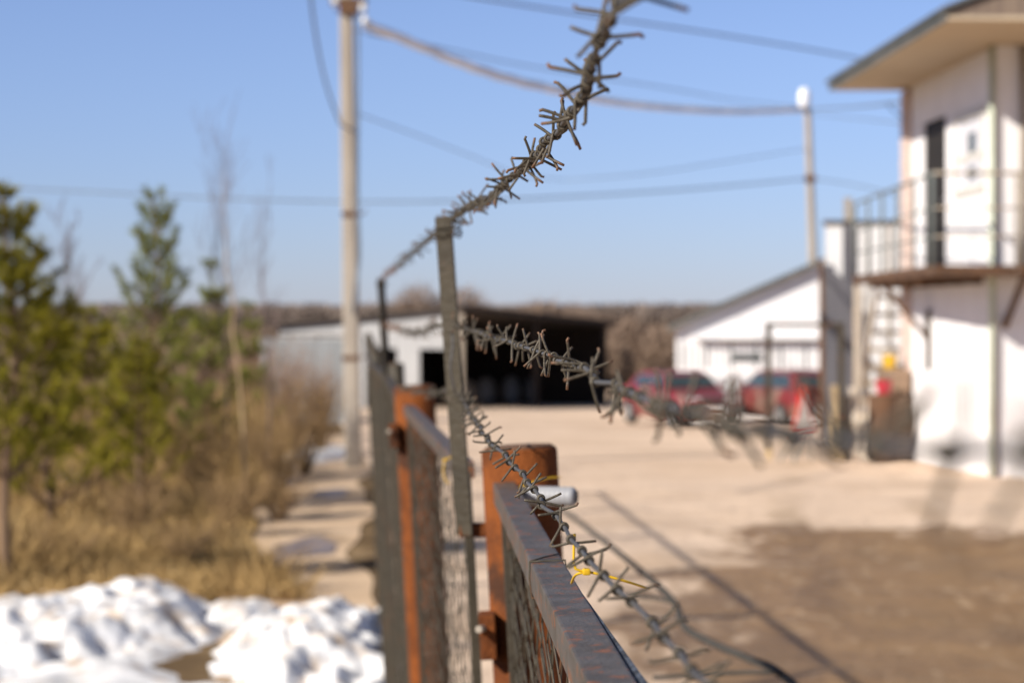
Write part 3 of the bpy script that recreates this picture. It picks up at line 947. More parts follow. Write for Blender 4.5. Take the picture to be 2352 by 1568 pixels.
# middle wire: sags toward the lens
barbed_wire([up(.103, .30, -.012), up(.0965, .42, -.0235), up(.086, .55, -.031), up(.070, .80, -.0365), P(1436, 893, 1.22), P(1320, 838, 1.55), P(1200, 797, 2.05), P(1100, 765, 2.75), P(1043, 745, 3.32), P(955, 765, 5.4), P(884, 745, 8.70)],
            'middle strand of barbed wire, level with the dark open shed', .055, 3.2, seed=16, far_spacing=.085)
# low wire just above the rail
barbed_wire([P(1790, 1790, .80), P(1600, 1540, 1.02), P(1500, 1432, 1.18), P(1395, 1340, 1.34), P(1290, 1205, 1.61), P(1200, 1090, 1.94), P(1125, 1010, 2.30), P(1080, 950, 2.80), P(1052, 905, 3.32), P(985, 900, 4.5), P(915, 893, 5.72)],
            'lowest strand of barbed wire, running just above the worn top rail', .060, 2.4, seed=31, kink=.0014, far_spacing=.085, barbs=TIDY, roll=(R(58), R(16)))
# short run of wire down the nearest bracket
m = MB(); m.tube(catmull([P(1038, 755, 3.30), P(1040, 800, 3.29), P(1034, 840, 3.29), P(1046, 905, 3.30)], .01), .0016, 6)
o = m.build('wire_offcut', M['strand'], smooth=True); tag(o, 'short plain wire running down the side of the nearest bracket', 'wire')
# dark slack cable on the yard side, with stiff wire ends tied round it
ck = [P(2000, 1760, 3.987), P(1800, 1552, 4.277), P(1720, 1512, 4.495), P(1640, 1478, 4.785), P(1574, 1440, 5.075), P(1553, 1390, 5.365), P(1500, 1335, 5.945), P(1420, 1268, 6.815), P(1320, 1190, 8.265), P(1225, 1120, 10.150)]
ck0 = ck[0].copy()
root = empty('slack_cable', ck0, 'dark kinked slack cable hanging on the yard side below the lowest barbed strand', 'cable')
m = MB(); m.tube([p - ck0 for p in catmull(ck, .02)], .0085, 8); m.build('core', M['dark_wire'], root, smooth=True)
for nodes, rr in (((P(1440, 1366, 5.510), P(1500, 1372, 5.438), P(1556, 1385, 5.350)), .005), ((P(1500, 1556, 4.336), P(1660, 1545, 4.306), P(1800, 1543, 4.270)), .0045)):
    m = MB(); m.tube([p - ck0 for p in catmull(list(nodes), .02)], rr, 6); m.build('tie_wire', M['dark_wire'], root, smooth=True)

# ------------------------------------------------------------------ small fixings at the fence
def zip_tie(name_pts, head, label, w=.0024):
    root = empty('cable_tie', head, label, 'cable tie', 'yellow cable ties on the fence')
    m = MB()
    for pts in name_pts:
        pp = catmull([p - head for p in pts], .006)
        m.tube(pp, [.0010] * (len(pp) - 1) + [.0006], 6)
    m.build('strap', M['yellow'], root, smooth=True)
    h = MB(); h.box(-.0032, .0026, -.0028, .0028, -.0025, .0025); h.build('head', M['yellow'], root, bevel=.0015)
    return root
hd = P(1348, 1312, 1.62)
zip_tie([[P(1320, 1225, 1.62), P(1318, 1270, 1.62), P(1322, 1306, 1.62), hd], [hd, P(1385, 1320, 1.62), P(1430, 1332, 1.62), P(1492, 1352, 1.64)], [hd, P(1325, 1318, 1.64), P(1312, 1340, 1.68)]], hd,
        'yellow cable tie with a long tail between the low barbed wire and the rail')
hd = P(1212, 1112, 2.92)
zip_tie([[hd, P(1235, 1103, 2.92), P(1262, 1097, 2.93), P(1290, 1095, 2.94)], [hd, P(1195, 1118, 2.95), P(1188, 1150, 2.97)]], hd, 'yellow cable tie on the thick rusty pillar above the white pipe')
hd = P(1022, 1056, 3.62)
zip_tie([[hd, P(1018, 1080, 3.62), P(1024, 1104, 3.62), P(1034, 1112, 3.62)], [hd, P(1035, 1050, 3.62), P(1046, 1058, 3.6)]], hd, 'yellow cable tie loop on the rail of the second panel')

root = empty('plastic_pipe', P(1225, 1140, 2.99), 'short ribbed pale plastic pipe sticking out from the thick rusty pillar', 'pipe')
m = MB(); pp = []; rs = []
p0, p1 = Vector((-.035, .02, 0)), Vector((.052, -.004, 0))
N = 46
for k in range(N + 1):
    t = k / N; pp.append(p0.lerp(p1, t)); rs.append(.0130 + .0005 * math.sin(k * 1.9))
for k, f in ((.0012, .93), (.0024, .8), (.0034, .55)):
    pp.append(p1 + (p1 - p0).normalized() * k); rs.append(.0130 * f)
m.tube(pp, rs, 24); tb = m.build('ribbed_tube', M['pvc'], root, smooth=True)
m = MB(); ax_ = (p1 - p0).normalized(); m.tube([p1 + ax_ * .0032, p1 + ax_ * .0046], .0085, 16); m.build('bore', M['bumper'], tb)
m = MB(); ring = [(-.012, .0135 + .0145 * math.cos(q / 12 * 6.283), .0145 * math.sin(q / 12 * 6.283)) for q in range(13)]
m.tube(ring, .0022, 6); m.build('clip', M['steel_dark'], root, smooth=True)

# ------------------------------------------------------------------ concrete pole and overhead lines
pb = base_at(812, 32.6)
root = empty('concrete_pole', pb, 'tall concrete power pole at the end of the path', 'power pole')
m = MB(); Hp = 7.6; tilt = -.0155
n = 10
for i in range(n):
    z0, z1 = Hp * i / n - (.4 if i == 0 else 0), Hp * (i + 1) / n
    w0, w1 = .118 - .030 * max(0, z0) / Hp, .118 - .030 * z1 / Hp
    if i == 0:
        ringp = []
    vs = []
    for z, w in ((z0, w0), (z1, w1)):
        cx = tilt * z
        c = w * .30
        for (u, v) in ((-w + c, -w), (w - c, -w), (w, -w + c), (w, w - c), (w - c, w), (-w + c, w), (-w, w - c), (-w, -w + c)):
            vs.append((cx + u, v, z))
    m.add(vs, [(k, (k + 1) % 8, 8 + (k + 1) % 8, 8 + k) for k in range(8)])
m.add([(tilt * Hp + .08 * math.cos(k * math.pi / 4 + .39), .08 * math.sin(k * math.pi / 4 + .39), Hp) for k in range(8)], [tuple(range(8))])
m.build('shaft', M['concrete'], root)
def prel(px, py): return P(px, py, 32.6) - pb
for py in (492, 822):
    c = prel(806, py); q = MB(); q.box(c.x - .122, c.x + .122, -.125, .125, c.z - .035, c.z + .035); b = q.build('clamp_band', M['rust_band'], root, bevel=.006)
    q = MB(); q.tube([(c.x + .11, -.06, c.z), (c.x + .19, -.10, c.z + .01), (c.x + .22, -.1, c.z + .06)], .013, 6); q.build('hook', M['rust_band'], b, smooth=True)
c = prel(802, 8)
q = MB(); q.box(c.x - .26, c.x + .26, -.16, -.11, c.z - .04, c.z + .05); arm = q.build('crossarm', M['rust_band'], root, bevel=.005)
q = MB(); q.box(c.x - .13, c.x + .13, -.175, .13, c.z - .16, c.z - .05); q.build('clamp_band', M['rust_band'], root, bevel=.006)
def insulator(px, py):
    p = prel(px, py); q = MB()
    prof = [(.0, -.075), (.028, -.07), (.03, -.03), (.06, -.02), (.062, .0), (.035, .012), (.055, .03), (.055, .05), (.02, .07), (0, .075)]
    q.tube([(p.x, p.y - .13, p.z + z) for r_, z in prof], [max(r_, .002) for r_, z in prof], 14)
    o = q.build('insulator', M['porcelain'], root, smooth=True)
    q2 = MB(); q2.tube([(p.x, p.y - .13, p.z - .07), (p.x, -.1, p.z - .13), (p.x * .3 + c.x * .7, -.1, p.z - .13)], .011, 6); q2.build('pin', M['rust_band'], o, smooth=True)
insulator(772, 8); insulator(840, 52); insulator(836, 22)
q = MB(); q.tube(catmull([prel(822, -40) + Vector((0, -.12, 0)), prel(823, 200) + Vector((0, -.12, 0)), prel(822, 470) + Vector((0, -.12, 0)), prel(826, 590) + Vector((0, -.13, 0)), prel(818, 660) + Vector((0, -.13, 0)), prel(815, 720) + Vector((0, -.13, 0))], .2), .022, 8)
q.build('down_cable', M['cable_dark'], root, smooth=True)

def cable(pts, r, mat, label, twist=0.0):
    pts = [P(*p) for p in pts]
    pp = catmull(pts, .5)
    o0 = pts[0]
    m = MB()
    if twist:
        for ph in (0, 2.09, 4.19):
            q = []
            for i, p in enumerate(pp):
                q.append(p - o0 + Vector((0, math.cos(i * twist + ph), math.sin(i * twist + ph))) * r * .9)
            m.tube(q, r, 6)
    else:
        m.tube([p - o0 for p in pp], r, 6)
    o = m.build('overhead_cable', M[mat], smooth=True)
    o.location = o0
    return tag(o, label, 'cable', 'overhead cables')
cable([(841, 58, 32.5), (930, 92, 33.5), (1050, 142, 35), (1170, 182, 37), (1290, 210, 39), (1420, 236, 45), (1560, 250, 51), (1700, 256, 58), (1852, 252, 66)], .042, 'cable_pale', 'thick pale twisted cable sagging from the concrete pole to the lamp post', 1.1)
cable([(1856, 251, 66), (1960, 246, 53), (2040, 238, 42), (2092, 232, 35.6)], .024, 'cable_dark', 'dark cable from the lamp post to the tower under its eave')
cable([(-400, -330, 20), (500, -120, 29), (1040, -14, 36), (1300, 28, 40), (1560, 66, 44), (1800, 104, 48), (2010, 142, 52), (2300, 205, 58)], .022, 'cable_dark', 'uppermost dark cable crossing behind the roof corner')
cable([(842, 78, 32.8), (1000, 108, 35), (1200, 150, 38.5), (1500, 198, 43), (1700, 232, 58), (1852, 248, 66)], .012, 'cable_dark', 'thin dark cable just above the thick pale one')
cable([(1856, 262, 66), (1960, 272, 50), (2085, 284, 36)], .012, 'cable_dark', 'thin cable from the lamp post to the tower wall')
cable([(690, -330, 22), (703, -120, 25.5), (712, -20, 27), (722, 60, 28), (738, 150, 29.5), (757, 220, 31), (781, 284, 32.5)], .017, 'cable_dark', 'steep cable dropping from upper left to the concrete pole')
cable([(822, 262, 32.6), (950, 308, 38), (1080, 358, 44), (1200, 402, 51), (1300, 414, 56)], .010, 'cable_dark', 'faint cable falling to the right from the pole')
cable([(-1500, 330, 75), (-700, 388, 66), (-60, 428, 60), (200, 440, 58), (480, 454, 56), (780, 463, 55), (1040, 462, 55), (1300, 452, 57), (1560, 436, 60), (1860, 410, 66)], .021, 'cable_dark', 'long level cable crossing the sky behind the pole to the lamp post')
cable([(1300, 414, 56), (1450, 402, 56), (1650, 374, 59), (1850, 342, 66)], .012, 'cable_dark', 'faint cable rising to the right to the lamp post')
cable([(1862, 410, 66), (1940, 420, 66), (2030, 440, 66), (2120, 470, 66)], .017, 'cable_dark', 'cable from the lamp post to behind the tower')
cable([(2035, 236, 36.5), (2055, 256, 36), (2078, 276, 35.5)], .012, 'cable_dark', 'short service loop under the tower eave')

lb = base_at(1884, 66); 
root = empty('lamp_post', lb, 'concrete lamp post with a white lamp behind the white gabled shed', 'lamp post')
m = MB(); t0, t1 = P(1855, 248, 66) - lb, Vector((0, 0, -.3))
t1 = P(1880, 1000, 66) - lb
m.tube([t1, t0], [.15, .10], 8); m.build('shaft', M['concrete'], root)
lt = P(1847, 205, 66) - lb
m = MB(); c0 = P(1847, 228, 66) - lb
prof = [(.0, -.32), (.10, -.31), (.17, -.16), (.18, .07), (.15, .23), (.08, .31), (0, .33)]
m.tube([c0 + Vector((0, -.05, z)) for r_, z in prof], [max(r_, .003) for r_, z in prof], 16); m.build('lamp_globe', M['lamp'], root, smooth=True)
m = MB(); m.tube([t0 + Vector((0, 0, -.05)), c0 + Vector((0, -.05, -.3))], .07, 8); m.build('lamp_neck', M['rust_band'], root, smooth=True)
m = MB(); cc = P(1861, 410, 66) - lb; m.box(cc.x - .15, cc.x + .15, -.15, .15, cc.z - .08, cc.z + .08); m.build('clamp_band', M['rust_band'], root)

# ------------------------------------------------------------------ buildings
def wall(mb, u0, u1, z0, z1, holes, to3, depth):
    """rectangular wall with openings; to3(u, z, d) gives the point d behind the outer face"""
    us = sorted({u0, u1, *[h[0] for h in holes], *[h[1] for h in holes]}); zs = sorted({z0, z1, *[h[2] for h in holes], *[h[3] for h in holes]})
    inside = lambda u, z: any(h[0] < u < h[1] and h[2] < z < h[3] for h in holes)
    for a_, b_ in zip(us, us[1:]):
        for c_, d_ in zip(zs, zs[1:]):
            if not inside((a_ + b_) / 2, (c_ + d_) / 2):
                mb.add([to3(a_, c_, 0), to3(b_, c_, 0), to3(b_, d_, 0), to3(a_, d_, 0)], [(0, 1, 2, 3)])
    for h in holes:
        a_, b_, c_, d_ = h
        for (p, q) in (((a_, c_), (b_, c_)), ((b_, c_), (b_, d_)), ((b_, d_), (a_, d_)), ((a_, d_), (a_, c_))):
            mb.add([to3(*p, 0), to3(*q, 0), to3(*q, depth), to3(*p, depth)], [(0, 1, 2, 3)])

T = empty('white_tower', (6.29, 29.9, -.12), 'white two storey building with a wide overhanging eave and a steel balcony', 'building', rz=R(1.4))
ZG = .12          # local z of the yard surface
SOF = 5.61 + ZG
m = MB()
door_h = (3.0, 4.55, 2.75 + ZG, 4.98 + ZG)
win_h = (.62, 2.25, 3.86 + ZG, 4.78 + ZG)
wall(m, 0, 5.45, -.3, SOF, [door_h, win_h], lambda u, z, d: (d, u, z), .05)
wall(m, 0, 6.5, -.3, SOF, [], lambda u, z, d: (u, d, z), .16)
m.add([(6.5, 0, -.3), (6.5, 5.45, -.3), (6.5, 5.45, SOF), (6.5, 0, SOF)], [(0, 1, 2, 3)])
m.add([(0, 5.45, -.3), (6.5, 5.45, -.3), (6.5, 5.45, SOF), (0, 5.45, SOF)], [(0, 1, 2, 3)])
m.build('wall', M['plaster'], T)
m = MB(); m.box(.022, .06, door_h[0] + .003, door_h[1] - .003, door_h[2] + .003, door_h[3] - .003); dd = m.build('door', M['door_brown'], T)
m = MB(); m.box(-.01, .0215, door_h[0] + .12, door_h[0] + .2, door_h[2] + 1.0, door_h[2] + 1.04); m.build('handle', M['rim'], dd)
m = MB()
for (a_, b_, c_, d_) in ((win_h[0] - .12, win_h[1] + .12, win_h[3], win_h[3] + .12), (win_h[0] - .12, win_h[1] + .12, win_h[2] - .12, win_h[2]), (win_h[0] - .12, win_h[0], win_h[2], win_h[3]), (win_h[1], win_h[1] + .12, win_h[2], win_h[3])):
    m.box(-.025, .0, a_, b_, c_, d_)
m.box(.004, .05, 1.05, 1.12, win_h[2], win_h[3]); m.box(.004, .05, 1.62, 1.69, win_h[2], win_h[3])
for (a_, b_) in ((win_h[0], 1.05), (1.12, 1.62), (1.69, win_h[1])): m.box(.006, .048, a_, b_, 4.22 + ZG, 4.32 + ZG)
win = m.build('window', M['frame_white'], T)
zs_ = (win_h[2], 4.22 + ZG, 4.32 + ZG, win_h[3])
for (a_, b_, c_, d_, mt) in ((1.125, 1.615, 4.325 + ZG, 4.60 + ZG, 'glass_dark'), (1.125, 1.615, 3.95 + ZG, 4.13 + ZG, 'glass_dark'), (1.125, 1.615, 4.60 + ZG, win_h[3], 'curtain'), (1.125, 1.615, win_h[2], 3.95 + ZG, 'curtain'), (1.125, 1.615, 4.13 + ZG, 4.215 + ZG, 'curtain'), (win_h[0], 1.05, win_h[2], win_h[3], 'curtain'), (1.69, win_h[1], win_h[2], win_h[3], 'curtain')):
    m = MB(); m.box(.018, .026, a_, b_, c_, d_); m.build('pane', M[mt], win)
# roof: soffit, fascia, low pitched sheet, boarded gable
ex0, ex1, ey0, ey1 = -1.18, 7.6, -2.6, 5.98
m = MB(); m.box(ex0, ex1, ey0, ey1, SOF, SOF + .05); m.build('soffit', M['soffit'], T)
rz_, rx_ = 1.75, 3.2
m = MB()
th = .06
for (xa, xb, za, zb) in ((ex0 - .06, rx_, SOF + .10, SOF + .10 + rz_), (rx_, ex1 + .06, SOF + .10 + rz_, SOF + .10)):
    m.add([(xa, ey0 - .05, za), (xb, ey0 - .05, zb), (xb, ey1 + .05, zb), (xa, ey1 + .05, za), (xa, ey0 - .05, za + th), (xb, ey0 - .05, zb + th), (xb, ey1 + .05, zb + th), (xa, ey1 + .05, za + th)],
          [(3, 2, 1, 0), (4, 5, 6, 7), (0, 1, 5, 4), (1, 2, 6, 5), (2, 3, 7, 6), (3, 0, 4, 7)])
m.build('roof', M['roof_dark'], T)
m = MB(); m.prism([(ex0 + .01, SOF + .052), (ex1 - .01, SOF + .052), (ex1 - .01, SOF + .09), (rx_, SOF + .09 + rz_), (ex0 + .01, SOF + .09)], 'y', ey0 + .01, ey0 + .06)
m.build('gable_boards', M['gable'], T)
m = MB(); m.box(ex0 - .02, ex0 - .001, ey0, ey1, SOF - .01, SOF + .098); m.build('fascia', M['roof_dark'], T)
# brick pilaster at the far end, drain pipes
m = MB()
for k in range(38):
    z0 = k * .15; m.box(-.10 + (.006 if k % 2 else 0), .25, 5.46, 5.86, z0, z0 + .138)
m.box(-.085, .24, 5.47, 5.85, -.3, 5.66)
m.build('brick_pier', M['brick'], T)
m = MB(); m.tube([(-.05, -.05, 0), (-.05, -.05, SOF - .01)], .045, 10); m.build('drain_pipe', M['green_pipe'], T, smooth=True)
m = MB(); m.tube([(.36, -.07, 2.74 + ZG), (.36, -.07, SOF - .01)], .05, 10); m.build('drain_pipe', M['rail_pale'], T, smooth=True)
# balcony
BZ = 2.74 + ZG
m = MB(); m.prism([(-1.02, -.9), (4.2, -.9), (4.2, -.01), (-.01, -.01), (-.01, 5.44), (-.14, 5.44), (-.14, 5.95), (.66, 5.95), (.66, 7.1), (-.62, 7.1)], 'z', BZ - .13, BZ)
bal = m.build('balcony', M['rust_deck'], T)
m = MB()
for y in (0.6, 1.8, 3.0, 4.2, 5.2):
    xo = -1.02 + (.40) * (y + .9) / 8.0
    m = MB(); m.box(xo + .03, -.02, y, y + .06, BZ - .22, BZ - .132); m.build('joist', M['rust_deck'], bal)
for x in (.6, 1.7, 2.8): m = MB(); m.box(x, x + .06, -.87, -.02, BZ - .22, BZ - .132); m.build('joist', M['rust_deck'], bal)
for (p, q) in (((.12, -.02, 1.96 + ZG), (.18, -.84, BZ - .14)), ((2.4, -.02, 1.96 + ZG), (2.4, -.84, BZ - .14)), ((-.02, 4.1, 1.75 + ZG), (-.66, 4.1, BZ - .22))):
    m = MB(); m.beam(p, q, .07, .07); m.build('strut', M['rust_deck'], bal)
m = MB(); m.box(-.06, -.005, 4.0, 4.12, 1.3 + ZG, 2.2 + ZG); m.build('meter_box', M['steel_dark'], T)
edge_pts = [(4.15, -.88), (3.1, -.88), (2.0, -.88), (.95, -.88), (.07, -.88), (-1.0, -.88), (-.91, .75), (-.83, 2.3), (-.75, 3.9), (-.67, 5.5), (-.60, 7.05)]
for k, (x, y) in enumerate(edge_pts):
    m = MB(); m.tube([(x, y, BZ - .1), (x, y, BZ + 1.16)], .024, 8); m.build('rail_post', M['rail_grey' if k >= 5 else 'rail_pale'], bal, smooth=True)
for zz, rr in ((1.16, .024), (.72, .015), (.36, .015)):
    m = MB()
    m.tube([(x, y, BZ + zz) for x, y in edge_pts[:6]], rr, 8); m.build('hand_rail', M['rail_pale'], bal, smooth=True)
    m = MB(); m.tube([(x, y, BZ + zz) for x, y in edge_pts[5:]] + ([(-.58, 7.3, BZ + .9), (-.56, 7.4, BZ + .4)] if zz > 1 else []), rr, 8); m.build('hand_rail', M['rail_grey'], bal, smooth=True)
# stair going down beyond the landing
m = MB()
for k in range(9):
    t = (k + 1) / 9.5
    m.box(-.14, .56, 7.12 + 2.5 * t, 7.38 + 2.5 * t, BZ - .07 - (BZ - .1) * t, BZ - .01 - (BZ - .1) * t)
stair = m.build('stair', M['timber_tan'], T)
for x in (-.19, .61):
    st = MB(); st.beam((x, 7.13, BZ - .06), (x, 9.9, .02), .05, .12); st.build('stringer', M['timber_pale'], stair)
for x in (-.56, .5):
    m = MB(); m.box(x - .05, x + .05, 7.0, 7.09, -.2, BZ - .132); m.build('landing_post', M['timber_pale'], bal)

# white garage block behind
G = empty('white_garage', (5.63, 41.2, gz(41.2)), 'white flat roofed garage block behind the outside stair', 'building', rz=R(-9))
m = MB(); m.box(0, 4.2, 0, 6, -.3, 3.66 + .28); m.build('wall', M['white_sheet'], G)
m = MB(); m.box(-.05, 4.25, -.06, 6.05, 3.942, 4.0); m.build('roof', M['steel_dark'], G)
m = MB(); m.box(.30, .44, -.13, -.05, 0, 3.93); m.build('drain_pipe', M['grey_sheet'], G)
for x in (.72, 1.1, 1.55): 
    m = MB(); m.box(x, x + .05, -.025, -.003, .1, 3.9); m.build('cover_strip', M['rail_pale'], G)
m = MB(); m.box(.32, .46, .3, .5, 4.0, 4.42); m.build('chimney', M['rail_pale'], G)

# added dark grey slanted panel, stands in for a shadow on the garage wall
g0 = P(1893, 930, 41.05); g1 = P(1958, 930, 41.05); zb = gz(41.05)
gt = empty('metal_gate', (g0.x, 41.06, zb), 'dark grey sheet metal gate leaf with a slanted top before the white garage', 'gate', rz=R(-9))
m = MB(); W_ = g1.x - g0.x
m.prism([(0, .05), (W_, .05), (W_, P(0, 655, 41).z - zb), (0, P(0, 604, 41).z - zb)], 'y', -.03, .0); m.build('sheet', M['grey_sheet'], gt)  # added panel face, stands in for the wall shadow
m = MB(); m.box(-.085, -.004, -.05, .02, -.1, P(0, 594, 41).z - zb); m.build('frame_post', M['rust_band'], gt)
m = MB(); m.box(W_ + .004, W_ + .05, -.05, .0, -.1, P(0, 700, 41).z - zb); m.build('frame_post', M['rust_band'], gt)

# white lean-to shed
S_ = empty('white_shed', (P(1553, 0, 58).x, 58, gz(58)), 'white shed with a single sloping dark roof behind the red cars', 'building', rz=R(-5.5))
zz0 = gz(58); zl = P(0, 752, 58).z - zz0; zr = P(0, 606, 58).z - zz0; Wd = P(1884, 0, 58).x - P(1553, 0, 58).x
m = MB(); m.prism([(0, -.2), (Wd, -.2), (Wd, zr), (0, zl)], 'y', 0, 7); m.build('wall', M['plaster'], S_)
sl = (zr - zl) / Wd
m = MB(); m.prism([(-.22, zl - .22 * sl + .005), (Wd + .08, zr + .08 * sl + .005), (Wd + .08, zr + .08 * sl + .13), (-.22, zl - .22 * sl + .13)], 'y', -.28, 7.2); m.build('roof', M['roof_dark'], S_)
zc = P(0, 776, 58).z - zz0
m = MB(); m.box(.45, Wd - .02, -.30, -.002, zc - .03, zc + .03); aw = m.build('awning', M['white_sheet'], S_)
zw0, zw1 = P(0, 828, 58).z - zz0, P(0, 812, 58).z - zz0
m = MB(); m.box(P(1680, 0, 58).x - P(1553, 0, 58).x, P(1748, 0, 58).x - P(1553, 0, 58).x, -.03, -.004, zw0, zw1); m.build('window', M['glass_dark'], S_)
for k in range(22):
    x = .12 + k * .155
    m = MB(); m.box(x, x + .055, -.022, -.003, zc - .75, zc - .12); m.build('cladding_batten', M['rail_grey' if k % 4 == 0 else 'white_sheet'], S_)
m = MB(); m.box(.7, 1.05, -.02, -.003, zl - .42, zl - .2); m.build('vent', M['curtain'], S_)
# grey low wall before the shed
m = MB(); m.box(P(1575, 0, 55).x, P(1880, 0, 55).x, 55, 55.2, gz(55) - .2, P(0, 862, 55).z); o = m.build('low_wall', M['white_sheet']); tag(o, 'low pale wall between the red cars and the white shed', 'wall')

# open shed: left face clad, right face open and dark
C0 = P(1058, 940, 66); C0.z = gz(66)
O = empty('open_shed', C0, 'long low open shed with a dark interior and a clad grey side', 'shed')
Lf = P(640, 0, 72.0) - C0; Rt = P(1392, 0, 73.5) - C0
lv = Vector((Lf.x, Lf.y)); rv = Vector((Rt.x, Rt.y)); bk = lv + rv
zC = P(0, 712, 66).z - C0.z; zL = P(0, 752, 72).z - C0.z; zR = P(0, 748, 73.5).z - C0.z; zB = zL + zR - zC - .2
def V3(p, z): return (p[0], p[1], z)
m = MB()
z0 = Vector((0, 0)); th = .16
ovh = .35
cen = bk * .5
def out(p): 
    d = (p - cen); return p + d.normalized() * ovh
pts = [out(z0), out(rv), out(bk), out(lv)]; zzs = [zC, zR, zB, zL]
m.add([V3(p, z) for p, z in zip(pts, zzs)] + [V3(p, z + th) for p, z in zip(pts, zzs)], [(3, 2, 1, 0), (4, 5, 6, 7), (0, 1, 5, 4), (1, 2, 6, 5), (2, 3, 7, 6), (3, 0, 4, 7)])
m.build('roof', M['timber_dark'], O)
m = MB()
m.add([V3(lv, -.3), V3(bk, -.3), V3(bk, zB), V3(lv, zL)], [(0, 1, 2, 3)])
m.add([V3(rv, -.3), V3(bk, -.3), V3(bk, zB), V3(rv, zR)], [(0, 1, 2, 3)])
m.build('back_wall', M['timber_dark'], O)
# clad left face with a doorway between t=.10 and t=.24
m = MB()
dn = Vector((lv.y, -lv.x)).normalized() * -.004
def seg(t0, t1, za, zb_fn): 
    p, q = lv * t0, lv * t1
    m.add([V3(p, za), V3(q, za), V3(q, zb_fn(t1)), V3(p, zb_fn(t0))], [(0, 1, 2, 3)])
top_ = lambda t: zC + (zL - zC) * t - .01
seg(0, .04, -.3, top_); seg(.04, .21, 1.75, top_); seg(.21, .33, -.3, top_); seg(.33, .5, 1.75, top_); seg(.5, 1, -.3, top_)
m.build('side_wall', M['shed_sheet'], O)
for t in (0.0, .5, 1.0):
    p = rv * t * .985; m = MB(); m.box(p.x - .09, p.x + .09, p.y - .09, p.y + .09, -.3, zC + (zR - zC) * t - .005); m.build('post', M['rail_pale' if t == 0 else 'timber_dark'], O)
# grey things stored in the dark: tyres and drums
for t, dp, r_ in ((.2, 1.2, .34), (.38, 1.5, .36), (.52, 1.3, .38), (.7, 1.6, .34)):
    p = C0 + Vector((rv.x * t, rv.y * t, 0)) + Vector((lv.x, lv.y, 0)).normalized() * dp
    tr_ = empty('tyre', (p.x, p.y, gz(p.y) + .02), 'old grey tyre standing in the dark shed', 'tyre', 'old tyres in the dark shed')
    tr_.rotation_euler = (0, 0, .5 + t)
    m = MB(); ring = [(r_ * math.cos(q / 24 * 6.283), 0, r_ + .09 + r_ * math.sin(q / 24 * 6.283)) for q in range(25)]
    m.tube(ring, .10, 10, cap=False); m.build('rubber', M['tyre'], tr_, smooth=True)
    m = MB(); m.tube([(0, -.05, r_ + .09), (0, .05, r_ + .09)], r_ - .09, 20); m.build('wheel_disc', M['bumper'], tr_, smooth=False)

# corrugated fence left of the pole
fa, fb = P(596, 0, 56), P(792, 0, 54)
CF = empty('corrugated_fence', (fa.x, 56, gz(56)), 'pale corrugated metal fence left of the concrete pole', 'fence')
L_ = (Vector((fb.x, fb.y)) - Vector((fa.x, fa.y))).length
CF.rotation_euler = (0, 0, math.atan2(fb.y - fa.y, fb.x - fa.x))
V = []; F = []; n = int(L_ / .05)
hf = P(0, 776, 55).z - gz(55)
for i in range(n + 1):
    for z in (0, hf): V.append((i * L_ / n, .03 * math.cos(i * math.pi / 2 + .4), z + (.02 * mnoise.noise(Vector((i * .05, z, 2))))))
for i in range(n): F.append((2 * i, 2 * i + 2, 2 * i + 3, 2 * i + 1))
o = raw_mesh('sheet', V, F, M['corrugated'], CF)
for k in range(4):
    m = MB(); x = .02 + k * (L_ - .1) / 3; m.box(x, x + .06, .05, .11, -.2, hf + .04); m.build('post', M['rust_band'], CF)
m = MB(); m.box(0, L_, .05, .09, hf - .25, hf - .19); m.build('rail', M['rust_band'], CF)
m = MB(); m.box(-.02, L_ + .02, -.06, .12, hf + .045, hf + .10); m.build('top_cap', M['steel_dark'], CF)

